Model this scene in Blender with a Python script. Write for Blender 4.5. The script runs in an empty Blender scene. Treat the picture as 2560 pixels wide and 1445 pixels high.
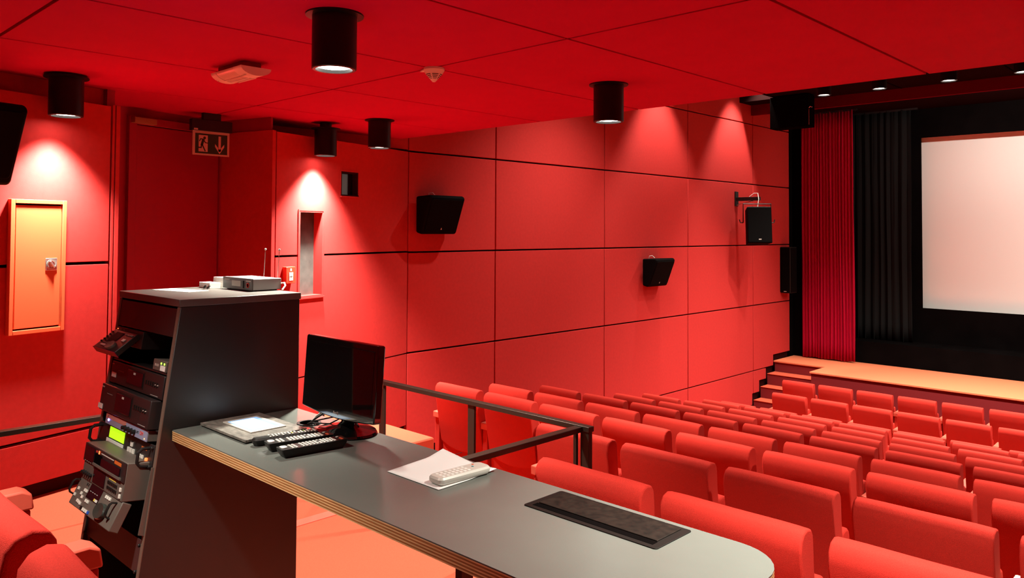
import bpy, bmesh, math, random
from mathutils import Vector, Matrix
random.seed(7)
SC = bpy.context.scene
COL = SC.collection
R = math.radians
EZ = 3.21                      # eye height above the flat auditorium floor; +Y runs towards the screen

# ------------------------------------------------------------------ camera
cam = bpy.data.cameras.new('camera'); camo = bpy.data.objects.new('camera', cam); COL.objects.link(camo)
SC.camera = camo
F_PX, YAW, PITCH, ROLL, CY = 1960.7, 43.901, 1.607, 0.313, 521.2
cam.sensor_width = 36.0; cam.lens = F_PX * 36.0 / 2560.0
cam.shift_y = (CY - 722.5) / 2560.0
cam.clip_start = 0.05
_y, _p, _r = R(YAW), R(PITCH), R(ROLL)
fw = Vector((-math.sin(_y) * math.cos(_p), math.cos(_y) * math.cos(_p), math.sin(_p)))
rt = Vector((math.cos(_y), math.sin(_y), 0)); up = rt.cross(fw)
r2 = math.cos(_r) * rt + math.sin(_r) * up; u2 = -math.sin(_r) * rt + math.cos(_r) * up
M = Matrix((r2, u2, -fw)).transposed().to_4x4(); M.translation = Vector((0, 0, EZ))
camo.matrix_world = M

# ------------------------------------------------------------------ world, exposure
wd = bpy.data.worlds.new('world'); SC.world = wd; wd.use_nodes = True
wd.node_tree.nodes['Background'].inputs[0].default_value = (0.004, 0.003, 0.003, 1)
wd.node_tree.nodes['Background'].inputs[1].default_value = 1.0
SC.view_settings.view_transform = 'Standard'; SC.view_settings.look = 'None'
SC.view_settings.gamma = 1.0; SC.view_settings.use_curve_mapping = False
SC.view_settings.exposure = 0.38
try:
    SC.cycles.use_denoising = True
    SC.cycles.max_bounces = 10; SC.cycles.diffuse_bounces = 6; SC.cycles.sample_clamp_indirect = 6.0
except Exception: pass

WARM = (1.0, 0.99, 0.86)
NEAR_W, HALL_W = 390.0, 620.0

# ------------------------------------------------------------------ materials
def srgb(r, g, b):
    f = lambda c: (c / 255 / 12.92) if c / 255 <= 0.04045 else ((c / 255 + 0.055) / 1.055) ** 2.4
    return (f(r), f(g), f(b), 1)
def mat(name, col, rough=0.6, metal=0.0, emit=None, est=0.0, spec=0.5, var=0.0, vscale=8.0, bump=0.0, bscale=400.0, coat=0.0, sheen=0.0, stretch=None, detail=4):
    m = bpy.data.materials.new(name); m.use_nodes = True
    nt = m.node_tree; b = nt.nodes['Principled BSDF']
    c = tuple(col[:3]) + (1,)
    b.inputs['Base Color'].default_value = c; b.inputs['Roughness'].default_value = rough
    b.inputs['Metallic'].default_value = metal; b.inputs['Specular IOR Level'].default_value = spec
    if coat: b.inputs['Coat Weight'].default_value = coat; b.inputs['Coat Roughness'].default_value = 0.03
    if sheen:
        b.inputs['Sheen Weight'].default_value = sheen; b.inputs['Sheen Roughness'].default_value = 0.5
        b.inputs['Sheen Tint'].default_value = (1, 0.5, 0.4, 1)
    if emit: b.inputs['Emission Color'].default_value = tuple(emit[:3]) + (1,); b.inputs['Emission Strength'].default_value = est
    if var or bump:
        tc = nt.nodes.new('ShaderNodeTexCoord'); mp = nt.nodes.new('ShaderNodeMapping')
        nt.links.new(tc.outputs['Object'], mp.inputs[0])
        if stretch: mp.inputs['Scale'].default_value = stretch
        if var:
            n = nt.nodes.new('ShaderNodeTexNoise'); n.inputs['Scale'].default_value = vscale; n.inputs['Detail'].default_value = detail
            nt.links.new(mp.outputs[0], n.inputs['Vector'])
            cr = nt.nodes.new('ShaderNodeValToRGB')
            cr.color_ramp.elements[0].position = 0.3; cr.color_ramp.elements[1].position = 0.7
            cr.color_ramp.elements[0].color = tuple(max(0, x * (1 - var)) for x in c[:3]) + (1,)
            cr.color_ramp.elements[1].color = tuple(min(1, x * (1 + var)) for x in c[:3]) + (1,)
            nt.links.new(n.outputs[0], cr.inputs[0]); nt.links.new(cr.outputs[0], b.inputs['Base Color'])
        if bump:
            n2 = nt.nodes.new('ShaderNodeTexNoise'); n2.inputs['Scale'].default_value = bscale; n2.inputs['Detail'].default_value = 2
            nt.links.new(mp.outputs[0], n2.inputs['Vector'])
            bp = nt.nodes.new('ShaderNodeBump'); bp.inputs['Strength'].default_value = bump; bp.inputs['Distance'].default_value = 0.002
            nt.links.new(n2.outputs[0], bp.inputs['Height']); nt.links.new(bp.outputs[0], b.inputs['Normal'])
    return m
WALL = mat('red_wall_fabric', (0.50, 0.030, 0.027), 0.9, spec=0.15, var=0.05, vscale=30, bump=0.25, bscale=500)
CEIL = mat('red_ceiling_fabric', (0.46, 0.004, 0.048), 0.9, spec=0.1, var=0.03, vscale=6)
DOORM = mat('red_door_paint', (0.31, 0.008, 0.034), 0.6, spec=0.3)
ACCM = mat('orange_red_hatch_paint', (0.74, 0.13, 0.045), 0.55, spec=0.3)
GAP = mat('dark_joint', (0.035, 0.004, 0.004), 0.9, spec=0.05)
BLACKW = mat('black_stage_cloth', (0.0035, 0.0025, 0.0025), 0.95, spec=0.0, var=0.2, vscale=3)
BLACKC = mat('black_curtain_velour', (0.011, 0.011, 0.011), 0.95, spec=0.0)
HALLC = mat('black_hall_ceiling', (0.012, 0.004, 0.004), 0.9, spec=0.0)
HEADM = mat('dark_red_header', (0.12, 0.004, 0.012), 0.9, spec=0.0)
CARPET = mat('red_carpet', (0.54, 0.088, 0.046), 0.95, spec=0.1, var=0.10, vscale=260, bump=0.5, bscale=900, detail=2)
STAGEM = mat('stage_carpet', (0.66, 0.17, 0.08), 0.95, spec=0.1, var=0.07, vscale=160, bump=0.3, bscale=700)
RISERM = mat('riser_shade_red', (0.17, 0.014, 0.016), 0.9, spec=0.1)  # shade on step risers and stage front put into a darker red
SEAT = mat('red_seat_weave', (0.48, 0.028, 0.019), 0.9, spec=0.1, var=0.12, vscale=420, bump=0.6, bscale=800, detail=1)
ARMM = mat('red_arm_vinyl', (0.60, 0.09, 0.055), 0.5, spec=0.35)
VELV = mat('red_curtain_velour', (0.38, 0.002, 0.024), 0.9, spec=0.1)
LAM = mat('grey_laminate', (0.126, 0.130, 0.117), 0.20, spec=0.5, var=0.06, vscale=3, bump=0.08, bscale=600)
LAMD = mat('black_laminate', (0.020, 0.017, 0.016), 0.40, spec=0.5, bump=0.05, bscale=500)
LAMT = mat('cabinet_top_laminate', (0.11, 0.10, 0.09), 0.4, spec=0.5)
PLY1 = mat('plywood_light_layer', (0.70, 0.45, 0.21), 0.5, var=0.25, vscale=14, stretch=(1, 1, 30))
PLY2 = mat('plywood_dark_layer', (0.33, 0.13, 0.04), 0.55, var=0.3, vscale=18, stretch=(1, 1, 30))
BLK = mat('matt_black_metal', (0.012, 0.010, 0.010), 0.45, spec=0.4)
LAMPM = mat('lamp_black_paint', (0.004, 0.003, 0.003), 0.4, spec=0.25)
RAILM = mat('dark_bronze_steel', (0.050, 0.034, 0.025), 0.4, metal=0.6)
SPKM = mat('speaker_black', (0.003, 0.0025, 0.0025), 0.7, spec=0.04)
SPKT = mat('speaker_grey_shell', (0.10, 0.10, 0.09), 0.5)
GLOSS = mat('piano_black_plastic', (0.006, 0.005, 0.005), 0.06, spec=0.6, coat=0.6)
GLASSB = mat('screen_black_glass', (0.004, 0.004, 0.004), 0.03, spec=0.9)
PLAS = mat('black_plastic', (0.012, 0.010, 0.009), 0.4, spec=0.3)
EQ = mat('equipment_black', (0.020, 0.014, 0.014), 0.4)
EQG = mat('equipment_grey', (0.115, 0.090, 0.075), 0.5, var=0.05, vscale=20)
EQD = mat('equipment_dark_window', (0.012, 0.004, 0.006), 0.15)
BTN = mat('white_button', (0.80, 0.76, 0.68), 0.4)
BTNG = mat('grey_button', (0.30, 0.26, 0.24), 0.4)
REDB = mat('red_button', (0.75, 0.12, 0.05), 0.4)
BLUEB = mat('blue_button', (0.02, 0.10, 0.5), 0.4)
YELB = mat('yellow_button', (0.8, 0.65, 0.1), 0.4)
GRNB = mat('green_button', (0.3, 0.7, 0.1), 0.4)
SILV = mat('silver_blue_panel', (0.32, 0.36, 0.52), 0.35, metal=0.2)
RECV = mat('receiver_grey_metal', (0.30, 0.31, 0.30), 0.4, metal=0.3)
PAPER = mat('white_paper', (0.80, 0.79, 0.77), 0.7, spec=0.2)
CARD = mat('white_card', (0.86, 0.85, 0.80), 0.6)
WPL = mat('white_plastic', (0.60, 0.58, 0.52), 0.35)
PINK = mat('lamp_white_housing', (0.80, 0.72, 0.66), 0.4)
CLEAR = mat('clear_diffuser', (0.75, 0.62, 0.55), 0.2)
CHROME = mat('brushed_steel', (0.75, 0.74, 0.70), 0.25, metal=0.9)
SCREEN = mat('projection_screen_white', (0.84, 0.80, 0.76), 0.9, spec=0.1)
GREENF = mat('exit_sign_green', (0.010, 0.055, 0.022), 0.4)
PICT = mat('exit_sign_pictogram', (0.50, 0.42, 0.36), 0.5)
CARBON = mat('grey_mottled_board', (0.17, 0.15, 0.13), 0.4, var=0.45, vscale=45, stretch=(1, 2, 1))
TOUCH = mat('lit_touch_screen', (0.5, 0.6, 0.7), 0.2, emit=(0.80, 0.92, 1.0), est=1.6)
TOUCHB = mat('lit_touch_screen_blue', (0.2, 0.35, 0.6), 0.2, emit=(0.28, 0.52, 0.95), est=0.8)
LCDM = mat('green_lcd', (0.3, 0.6, 0.02), 0.3, emit=(0.42, 0.85, 0.01), est=0.95)
LEDB = mat('blue_led', (0.1, 0.1, 0.9), 0.3, emit=(0.25, 0.25, 1.0), est=9.0)
LEDG = mat('green_led', (0.1, 0.8, 0.1), 0.3, emit=(0.35, 1.0, 0.05), est=3.0)
LEDR = mat('red_led', (0.8, 0.1, 0.05), 0.3, emit=(1.0, 0.12, 0.03), est=3.0)
LENS = mat('lit_lamp_glass', (0.9, 0.9, 0.9), 0.3, emit=(1.0, 0.96, 0.86), est=14.0)
ORNG = mat('orange_cable', (0.75, 0.30, 0.02), 0.45)
WHTC = mat('white_cable', (0.8, 0.76, 0.70), 0.4)
DGREY = mat('dark_print', (0.03, 0.03, 0.03), 0.6)
LPRT = mat('pale_print', (0.55, 0.48, 0.42), 0.5)
RPRT = mat('red_print', (0.7, 0.06, 0.04), 0.5)

# ------------------------------------------------------------------ mesh helpers
class MB:
    def __init__(s): s.v = []; s.f = []; s.mi = []; s.mats = []
    def m(s, mt):
        if mt not in s.mats: s.mats.append(mt)
        return s.mats.index(mt)
    def add(s, vs, fs, mt=None, T=None):
        k = len(s.v); i = s.m(mt) if mt else 0
        s.v += [(T @ Vector(v)) if T else Vector(v) for v in vs]
        s.f += [tuple(k + a for a in f) for f in fs]; s.mi += [i] * len(fs); return s
    def box(s, x0, x1, y0, y1, z0, z1, mt=None, T=None):
        vs = [(x0, y0, z0), (x1, y0, z0), (x1, y1, z0), (x0, y1, z0), (x0, y0, z1), (x1, y0, z1), (x1, y1, z1), (x0, y1, z1)]
        fs = [(0, 3, 2, 1), (4, 5, 6, 7), (0, 1, 5, 4), (1, 2, 6, 5), (2, 3, 7, 6), (3, 0, 4, 7)]
        return s.add(vs, fs, mt, T)
    def prism(s, poly, d0, d1, axis='z', mt=None, T=None):
        # poly: list of 2-D points; extruded along axis from d0 to d1
        n = len(poly)
        def P(a, b, c):
            return {'z': (a, b, c), 'x': (c, a, b), 'y': (a, c, b)}[axis]
        vs = [P(a, b, d0) for a, b in poly] + [P(a, b, d1) for a, b in poly]
        fs = [tuple(range(n - 1, -1, -1)), tuple(range(n, 2 * n))] + [(i, (i + 1) % n, n + (i + 1) % n, n + i) for i in range(n)]
        return s.add(vs, fs, mt, T)
    def lathe(s, prof, n=32, mt=None, T=None):
        vs = []; fs = []
        for r, z in prof:
            for k in range(n): a = 2 * math.pi * k / n; vs.append((r * math.cos(a), r * math.sin(a), z))
        for j in range(len(prof) - 1):
            for k in range(n):
                a = j * n + k; b = j * n + (k + 1) % n; fs.append((a, b, b + n, a + n))
        if prof[0][0] > 1e-6: fs.append(tuple(range(n - 1, -1, -1)))
        if prof[-1][0] > 1e-6: fs.append(tuple((len(prof) - 1) * n + k for k in range(n)))
        return s.add(vs, fs, mt, T)
    def tube(s, pts, r, n=8, mt=None, T=None, flat=None):
        pts = [Vector(p) for p in pts]; vs = []; fs = []; prev = None
        for i, p in enumerate(pts):
            t = (pts[min(i + 1, len(pts) - 1)] - pts[max(i - 1, 0)]).normalized()
            if prev is None:
                a = Vector((0, 0, 1)) if abs(t.z) < 0.9 else Vector((1, 0, 0)); u = t.cross(a).normalized()
            else: u = (prev - t * prev.dot(t)).normalized()
            prev = u; w = t.cross(u)
            for k in range(n): a = 2 * math.pi * k / n; vs.append(p + r * (math.cos(a) * u + math.sin(a) * w))
        for i in range(len(pts) - 1):
            for k in range(n): a = i * n + k; b = i * n + (k + 1) % n; fs.append((a, b, b + n, a + n))
        fs.append(tuple(range(n - 1, -1, -1))); fs.append(tuple((len(pts) - 1) * n + k for k in range(n)))
        return s.add(vs, fs, mt, T)
    def mesh(s, name, mt=None, smooth=False):
        me = bpy.data.meshes.new(name); me.from_pydata([tuple(v) for v in s.v], [], s.f)
        if s.mats:
            for q in s.mats: me.materials.append(q)
            me.polygons.foreach_set('material_index', s.mi)
        elif mt: me.materials.append(mt)
        bm = bmesh.new(); bm.from_mesh(me); bmesh.ops.recalc_face_normals(bm, faces=bm.faces); bm.to_mesh(me); bm.free()
        if smooth:
            me.polygons.foreach_set('use_smooth', [True] * len(me.polygons))
            try: me.set_sharp_from_angle(angle=R(38))
            except Exception: pass
        me.update(); return me
def link(name, me, parent=None, loc=None, rot=None, bev=0, seg=2):
    o = bpy.data.objects.new(name, me); COL.objects.link(o)
    if parent is not None: o.parent = parent
    if loc is not None: o.location = loc
    if rot is not None: o.rotation_euler = rot
    if bev:
        b = o.modifiers.new('bevel', 'BEVEL'); b.width = bev; b.segments = seg; b.limit_method = 'ANGLE'; b.angle_limit = R(35)
        try: b.harden_normals = False
        except Exception: pass
    return o
def part(name, mb, mt, parent, loc=None, rot=None, bev=0, seg=2, smooth=False, label=None, stuff=False):
    o = link(name, mb.mesh(name, mt, smooth or bev > 0), parent, loc, rot, bev, seg)
    if label: o['label'] = label
    if stuff: o['kind'] = 'stuff'
    return o
def tag(o, label, cat, group=None):
    o['label'] = label; o['category'] = cat
    if group: o['group'] = group
    return o
def thing(name, label, cat, loc=(0, 0, 0), rot=(0, 0, 0), group=None):
    o = bpy.data.objects.new(name, None); COL.objects.link(o); o.empty_display_size = 0.1
    o.location = loc; o.rotation_euler = rot
    return tag(o, label, cat, group)
def solo(name, mb, mt, label, cat, loc=None, rot=None, bev=0, seg=2, smooth=False, group=None):
    return tag(part(name, mb, mt, None, loc, rot, bev, seg, smooth), label, cat, group)
def struct(name, mb=None, mt=None, loc=None):
    if mb is None: o = bpy.data.objects.new(name, None); COL.objects.link(o)
    else: o = part(name, mb, mt, None, loc)
    o['kind'] = 'structure'; return o
def copy_tree(o, parent=None):
    c = o.copy(); COL.objects.link(c); c.parent = parent
    for ch in list(o.children): copy_tree(ch, c)
    return c
def rr(x0, x1, y0, y1, r, n=5):            # rounded rectangle outline
    P = []
    for cx, cy, a0 in ((x1 - r, y1 - r, 0), (x0 + r, y1 - r, 90), (x0 + r, y0 + r, 180), (x1 - r, y0 + r, 270)):
        for k in range(n + 1): a = R(a0 + 90 * k / n); P.append((cx + r * math.cos(a), cy + r * math.sin(a)))
    return P
def text_part(s, size, mt, parent, T, name='lettering', depth=0.0006):
    cu = bpy.data.curves.new(name, 'FONT'); cu.body = s; cu.size = size; cu.extrude = depth; cu.align_x = 'CENTER'; cu.align_y = 'CENTER'
    o = bpy.data.objects.new(name + '_tmp', cu); COL.objects.link(o)
    dg = bpy.context.evaluated_depsgraph_get(); me = bpy.data.meshes.new_from_object(o.evaluated_get(dg))
    bpy.data.objects.remove(o); me.materials.clear(); me.materials.append(mt); me.transform(T)
    q = bpy.data.objects.new(name, me); COL.objects.link(q); q.parent = parent; return q

# ------------------------------------------------------------------ main planes
WX = -6.30
ZC = EZ + 0.915                # underside of the low ceiling over the control area
ZH = EZ + 2.15                 # underside of the black hall ceiling
ZT = EZ + 3.0                 # high hall ceiling
YS = 4.90                      # front edge of the low ceiling
XR, YB, YEND = 3.7, -1.7, 15.4
ZL, ZM = 1.594, 1.7695         # control floor, camera row floor
ST = EZ - 2.26                 # stage floor
row_y = dict(A=11.71, B=10.69, C=9.65, D=8.74, E=7.84, F=6.87, G=6.01, H=5.06, I=4.17, J=3.18, K=2.25, M=0.37)
row_z = dict(A=0, B=0, C=0, D=.197, E=.363, F=.548, G=.71, H=.888, I=1.061, J=1.243, K=1.417, M=ZM)
row_x = dict(A=-5.45, B=-5.13, C=-5.37, D=-5.11, E=-5.39, F=-5.09, G=-5.39, H=-5.16, I=-4.87, J=-2.88, K=-2.04, M=-2.05)
TY = {k: row_y[k] - 0.10 for k in row_y}

# angled wall (control-area side): s runs along it, 0 at the corner, negative towards the camera
TH = R(15.5); NU = Vector((-math.sin(TH), math.cos(TH), 0)); NN = Vector((math.cos(TH), math.sin(TH), 0))
CORN = Vector((WX, 5.02, 0))
TA = Matrix((( NU.x, NN.x, 0, CORN.x), (NU.y, NN.y, 0, CORN.y), (0, 0, 1, 0), (0, 0, 0, 1)))   # local: x=s, y=out of wall, z=world z
def A(s, off, ze): return CORN + NU * s + NN * off + Vector((0, 0, EZ + ze))

# ------------------------------------------------------------------ floor
floor = struct('floor')
def tier(x0, x1, y0, y1, z, mt=CARPET, name='floor_tier', z0=-0.2, bev=0.012):
    return part(name, MB().box(x0, x1, y0, y1, z0, z), mt, floor, bev=bev, seg=1)
XL = WX - 0.9
tier(XL, XR, TY['C'] - 0.1, YEND, 0)
tier(WX, XR, TY['D'], TY['C'] - 0.1, row_z['D']); tier(WX, XR, TY['E'], TY['D'], row_z['E']); tier(WX, XR, TY['F'], TY['E'], row_z['F'])
tier(WX, XR, TY['G'], TY['F'], row_z['G']); tier(WX, XR, TY['H'], TY['G'], row_z['H'])
tier(-5.05, XR, TY['I'], TY['H'], row_z['I']); tier(WX, -5.05, 4.55, TY['H'], row_z['I'])
tier(WX, -4.70, 4.04, 4.55, 1.243)
tier(-4.70, -2.15, 2.74, TY['I'], row_z['J']); tier(-2.15, XR, TY['J'], TY['I'], row_z['J'])
tier(-2.15, XR, TY['K'], TY['J'], row_z['K'])
tier(XL, -4.70, 0.72, 4.03, ZL, name='floor_landing'); tier(-4.70, -2.15, 0.72, 2.74, ZL, name='floor_landing'); tier(-2.15, XR, 0.72, TY['K'], ZL, name='floor_landing')
tier(-3.62, XR, YB, 0.72, ZM, name='floor_landing'); tier(XL, -3.62, YB, 0.72, ZL, name='floor_landing')
part('floor_strip', MB().box(-3.90, -3.82, 1.62, 2.74, ZL, ZL + 0.004), mat('seam_strip', (0.78, 0.10, 0.06), 0.7), floor)
part('floor_seam', MB().box(-4.247, -4.24, 1.2, 3.9, ZL, ZL + 0.0015), GAP, floor)

# ------------------------------------------------------------------ main side wall, panel by panel
def floor_z(y):
    if y < 4.03: return ZL
    if y < 4.55: return 1.243
    for a, k in ((TY['H'], 'I'), (TY['G'], 'H'), (TY['F'], 'G'), (TY['E'], 'F'), (TY['D'], 'E'), (TY['C'] - 0.1, 'D')):
        if y < a: return row_z[k]
    for yy, zz in stairs:
        if y < yy: return zz
    return ST
stairs = [(11.93, 0.0), (12.17, ST - 4 * 0.19), (12.41, ST - 3 * 0.19), (12.66, ST - 2 * 0.19), (12.90, ST - 0.19 * 1.0)]
stairs = [(12.17, 0.0), (12.42, ST - 0.76), (12.67, ST - 0.57), (12.92, ST - 0.38), (13.20, ST - 0.19)]
brk = sorted([4.03, 4.55, TY['H'], TY['G'], TY['F'], TY['E'], TY['D'], TY['C'] - 0.1] + [a for a, _ in stairs])
wl = struct('wall_left', MB().box(WX - 0.12, WX - 0.055, 3.6, 13.92, -0.2, ZT + 0.1), GAP)
G = 0.009
ycols = [5.02, 6.28, 8.31, 10.38, 12.46, 13.87]; zb = [-0.3, 0.855, 1.96, 2.983, 4.016, 5.04, ZT]
for i in range(len(ycols) - 1):
    for j in range(len(zb) - 1):
        y0, y1, z0, z1 = ycols[i] + G, ycols[i + 1] - G, zb[j] + G, zb[j + 1] - G
        cuts = [y0] + [b for b in brk if y0 < b < y1] + [y1]
        runs = []; cur = []
        for a, b in zip(cuts, cuts[1:]):
            lo = max(z0, floor_z((a + b) / 2) + 0.10)
            if lo < z1 - 0.02: cur.append((a, b, lo))
            elif cur: runs.append(cur); cur = []
        if cur: runs.append(cur)
        for run in runs:
            poly = []
            for a, b, lo in run: poly += [(a, lo), (b, lo)]
            q = [poly[0]]
            for p in poly[1:]:
                if (abs(p[0] - q[-1][0]) + abs(p[1] - q[-1][1])) > 1e-5: q.append(p)
            q += [(run[-1][1], z1), (run[0][0], z1)]
            part('wall_panel', MB().prism(q, WX - 0.05, WX, 'x'), WALL, wl, bev=0.003, seg=1)
# upper strip of the main wall that continues behind the angled boxing
part('wall_panel', MB().box(WX - 0.05, WX, 3.35, 5.013, 4.03, ZC + 0.2), WALL, wl)

# angled wall: two stretches either side of the door recess
wa = struct('wall_angled', MB().box(-9.0, -3.25, -0.12, -0.055, 1.5, EZ + 0.80, GAP, TA).box(-1.835, 0.02, -0.40, -0.36, 1.2, EZ + 0.80, GAP, TA)
            .box(-9.0, -3.26, -0.10, -0.05, EZ + 0.785, EZ + 0.80, BLK, TA), None)
SA0, SA1, SB0, SB1 = -9.0, -3.25, -1.835, -0.006
zA = [EZ - 1.53, EZ - 1.262, EZ - 0.222, EZ + 0.806]
for j in range(3):
    part('wall_panel', MB().box(SA0, SA1 - 0.03, -0.05, 0, zA[j] + G, zA[j + 1] - G, None, TA), WALL, wa, bev=0.003, seg=1)
for a, b in ((SA1 - 0.018, SA1 - 0.002), (SA1 + 0.008, SA1 + 0.035)):
    part('jamb_strip', MB().box(a, b, -0.10, 0.0, EZ - 1.6, EZ + 0.806, None, TA), WALL, wa)
def holed(s0, s1, z0, z1, holes, d=0.05):
    xs = sorted({s0, s1} | {h for H in holes for h in H[:2] if s0 < h < s1}); zs = sorted({z0, z1} | {h for H in holes for h in H[2:] if z0 < h < z1})
    mb = MB()
    for a, b in zip(xs, xs[1:]):
        for c, e in zip(zs, zs[1:]):
            m_, n_ = (a + b) / 2, (c + e) / 2
            if any(H[0] < m_ < H[1] and H[2] < n_ < H[3] for H in holes): continue
            mb.box(a, b, -d, 0, c, e, None, TA)
    return mb
NI = (-1.552, -1.257, EZ - 0.578, EZ + 0.158); WI = (-1.032, -0.793, EZ + 0.305, EZ + 0.528)
part('wall_panel', holed(SB0 + 0.02, SB1, zA[2] + G, zA[3] - G, [NI, WI]), WALL, wa)
part('wall_panel', holed(SB0 + 0.02, SB1, EZ - 1.243, zA[2] - G, [NI]), WALL, wa)
part('wall_panel', MB().box(SB0 + 0.02, SB1, -0.05, 0, EZ - 1.97, EZ - 1.257, None, TA), WALL, wa)
part('jamb_strip', MB().box(SB0 - 0.028, SB0 + 0.008, -0.62, 0.0, ZL, EZ + 0.806, None, TA), WALL, wa)
part('wall_panel', MB().box(-9.0, -3.2, -0.14, -0.10, EZ + 0.80, ZC + 0.05, None, TA), WALL, wa)
# deep wall niche beside the door and the small projection port
def lined(H, depth, name, lm, backm, fr=0.012):
    s0, s1, z0, z1 = H; t = 0.012
    mb = MB().box(s0, s0 + t, -depth, 0.004, z0, z1, lm, TA).box(s1 - t, s1, -depth, 0.004, z0, z1, lm, TA).box(s0, s1, -depth, 0.004, z1 - t, z1, lm, TA).box(s0, s1, -depth, 0.012, z0, z0 + t, lm, TA)
    o = part(name, mb, None, wa); part('niche_back', MB().box(s0, s1, -depth - 0.01, -depth, z0, z1, None, TA), backm, o)
    part('niche_rim', MB().box(s0 - fr, s0, -0.01, 0.006, z0 - fr, z1 + fr, None, TA).box(s1, s1 + fr, -0.01, 0.006, z0 - fr, z1 + fr, None, TA)
         .box(s0, s1, -0.01, 0.006, z1, z1 + fr, None, TA).box(s0 - fr, s1 + fr, -0.01, 0.02, z0 - fr, z0, None, TA), WALL, o)
    return o
lined(NI, 0.095, 'wall_niche', WALL, mat('slate_grey_board', (0.05, 0.045, 0.04), 0.7, var=0.3, vscale=12))
lined(WI, 0.055, 'projection_port', GAP, EQD)
# door recess
OFF = -0.62
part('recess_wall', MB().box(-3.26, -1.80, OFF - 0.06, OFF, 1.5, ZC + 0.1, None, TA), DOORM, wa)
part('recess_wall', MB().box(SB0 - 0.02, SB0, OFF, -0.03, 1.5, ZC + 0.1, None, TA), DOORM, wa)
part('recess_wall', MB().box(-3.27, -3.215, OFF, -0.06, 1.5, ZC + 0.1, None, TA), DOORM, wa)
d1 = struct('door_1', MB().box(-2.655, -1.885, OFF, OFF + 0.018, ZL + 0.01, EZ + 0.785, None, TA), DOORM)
part('door_frame', MB().box(-2.73, -2.665, OFF, OFF + 0.035, ZL, EZ + 0.85, None, TA).box(-1.878, -1.84, OFF, OFF + 0.035, ZL, EZ + 0.85, None, TA)
     .box(-2.665, -1.878, OFF, OFF + 0.035, EZ + 0.793, EZ + 0.85, None, TA), DOORM, d1, bev=0.003)
part('door_closer', MB().box(-2.72, -2.53, OFF + 0.035, OFF + 0.085, EZ + 0.795, EZ + 0.838, None, TA), mat('bronze_closer', (0.30, 0.14, 0.06), 0.5), d1, bev=0.003)
part('door_handle', MB().box(-1.97, -1.94, OFF + 0.018, OFF + 0.05, ZL + 0.98, ZL + 1.10, None, TA), CHROME, d1, bev=0.003)

# ------------------------------------------------------------------ low ceiling panels
ce = struct('ceiling', MB().box(XL, XR, YB, YS - 0.02, ZC + 0.045, ZC + 0.10), GAP)
gx = [XL, -5.40, -4.385, -3.39, -2.39, -1.395, -0.40, 0.60, 1.60, 2.60, XR]; gy = [YB, -0.90, 0.98, 2.86, YS]
for i in range(len(gx) - 1):
    for j in range(len(gy) - 1):
        part('ceiling_panel', MB().box(gx[i] + 0.008, gx[i + 1] - 0.008, gy[j] + 0.008, gy[j + 1] - (0.008 if j < 3 else 0), ZC, ZC + 0.04), CEIL, ce, bev=0.0015, seg=1)
part('ceiling_edge', MB().box(WX, XR, YS - 0.02, YS, ZC + 0.04, ZT), GAP, ce)
hc = struct('ceiling', MB().box(WX - 0.1, XR, YS - 0.05, YEND, ZT, ZT + 0.1), HALLC); hc.name = 'ceiling_hall'
part('bulkhead', MB().box(-5.67, XR, 10.25, YEND - 0.1, ZH, ZT).box(WX, -5.67, 12.0, YEND - 0.1, ZH, ZT), HALLC, hc)
for x in (-3.9, -2.4, -0.9):
    part('ceiling_joint', MB().box(x, x + 0.02, 10.25, 12.4, ZH - 0.004, ZH), BLACKW, hc)
struct('trim_1', MB().box(WX, XR, 12.40, 12.48, EZ + 1.98, ZH), HEADM)
struct('wall_right', MB().box(XR, XR + 0.1, YB, YEND, -0.2, ZT + 0.1), WALL)
struct('wall_back', MB().box(XL, XR, YB - 0.1, YB, 1.0, ZC + 0.1), WALL)
wf = struct('wall_front', MB().box(XL, XR, YEND - 0.1, YEND, -0.2, ZT + 0.1), BLACKW)
sm_ = struct('trim_2')
part('side_masking', MB().box(WX - 0.1, -6.07, 14.02, 14.10, ST, ZH), BLACKW, sm_)
part('black_return', MB().box(WX - 0.1, WX + 0.01, 13.88, 14.02, 0.0, ZH), BLACKW, sm_)
part('black_riser', MB().box(WX, XR, 14.10, 15.28, ST - 0.3, EZ - 1.89), BLACKW, sm_)
part('screen_masking', MB().box(-6.2, -4.325, 14.72, 14.80, EZ - 1.89, ZH).box(1.8, XR, 14.72, 14.80, EZ - 1.89, ZH)
     .box(-4.325, 1.8, 14.72, 14.80, EZ + 1.655, ZH).box(-4.325, 1.8, 14.72, 14.80, EZ - 1.89, EZ - 1.305), BLACKW, sm_)

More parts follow.
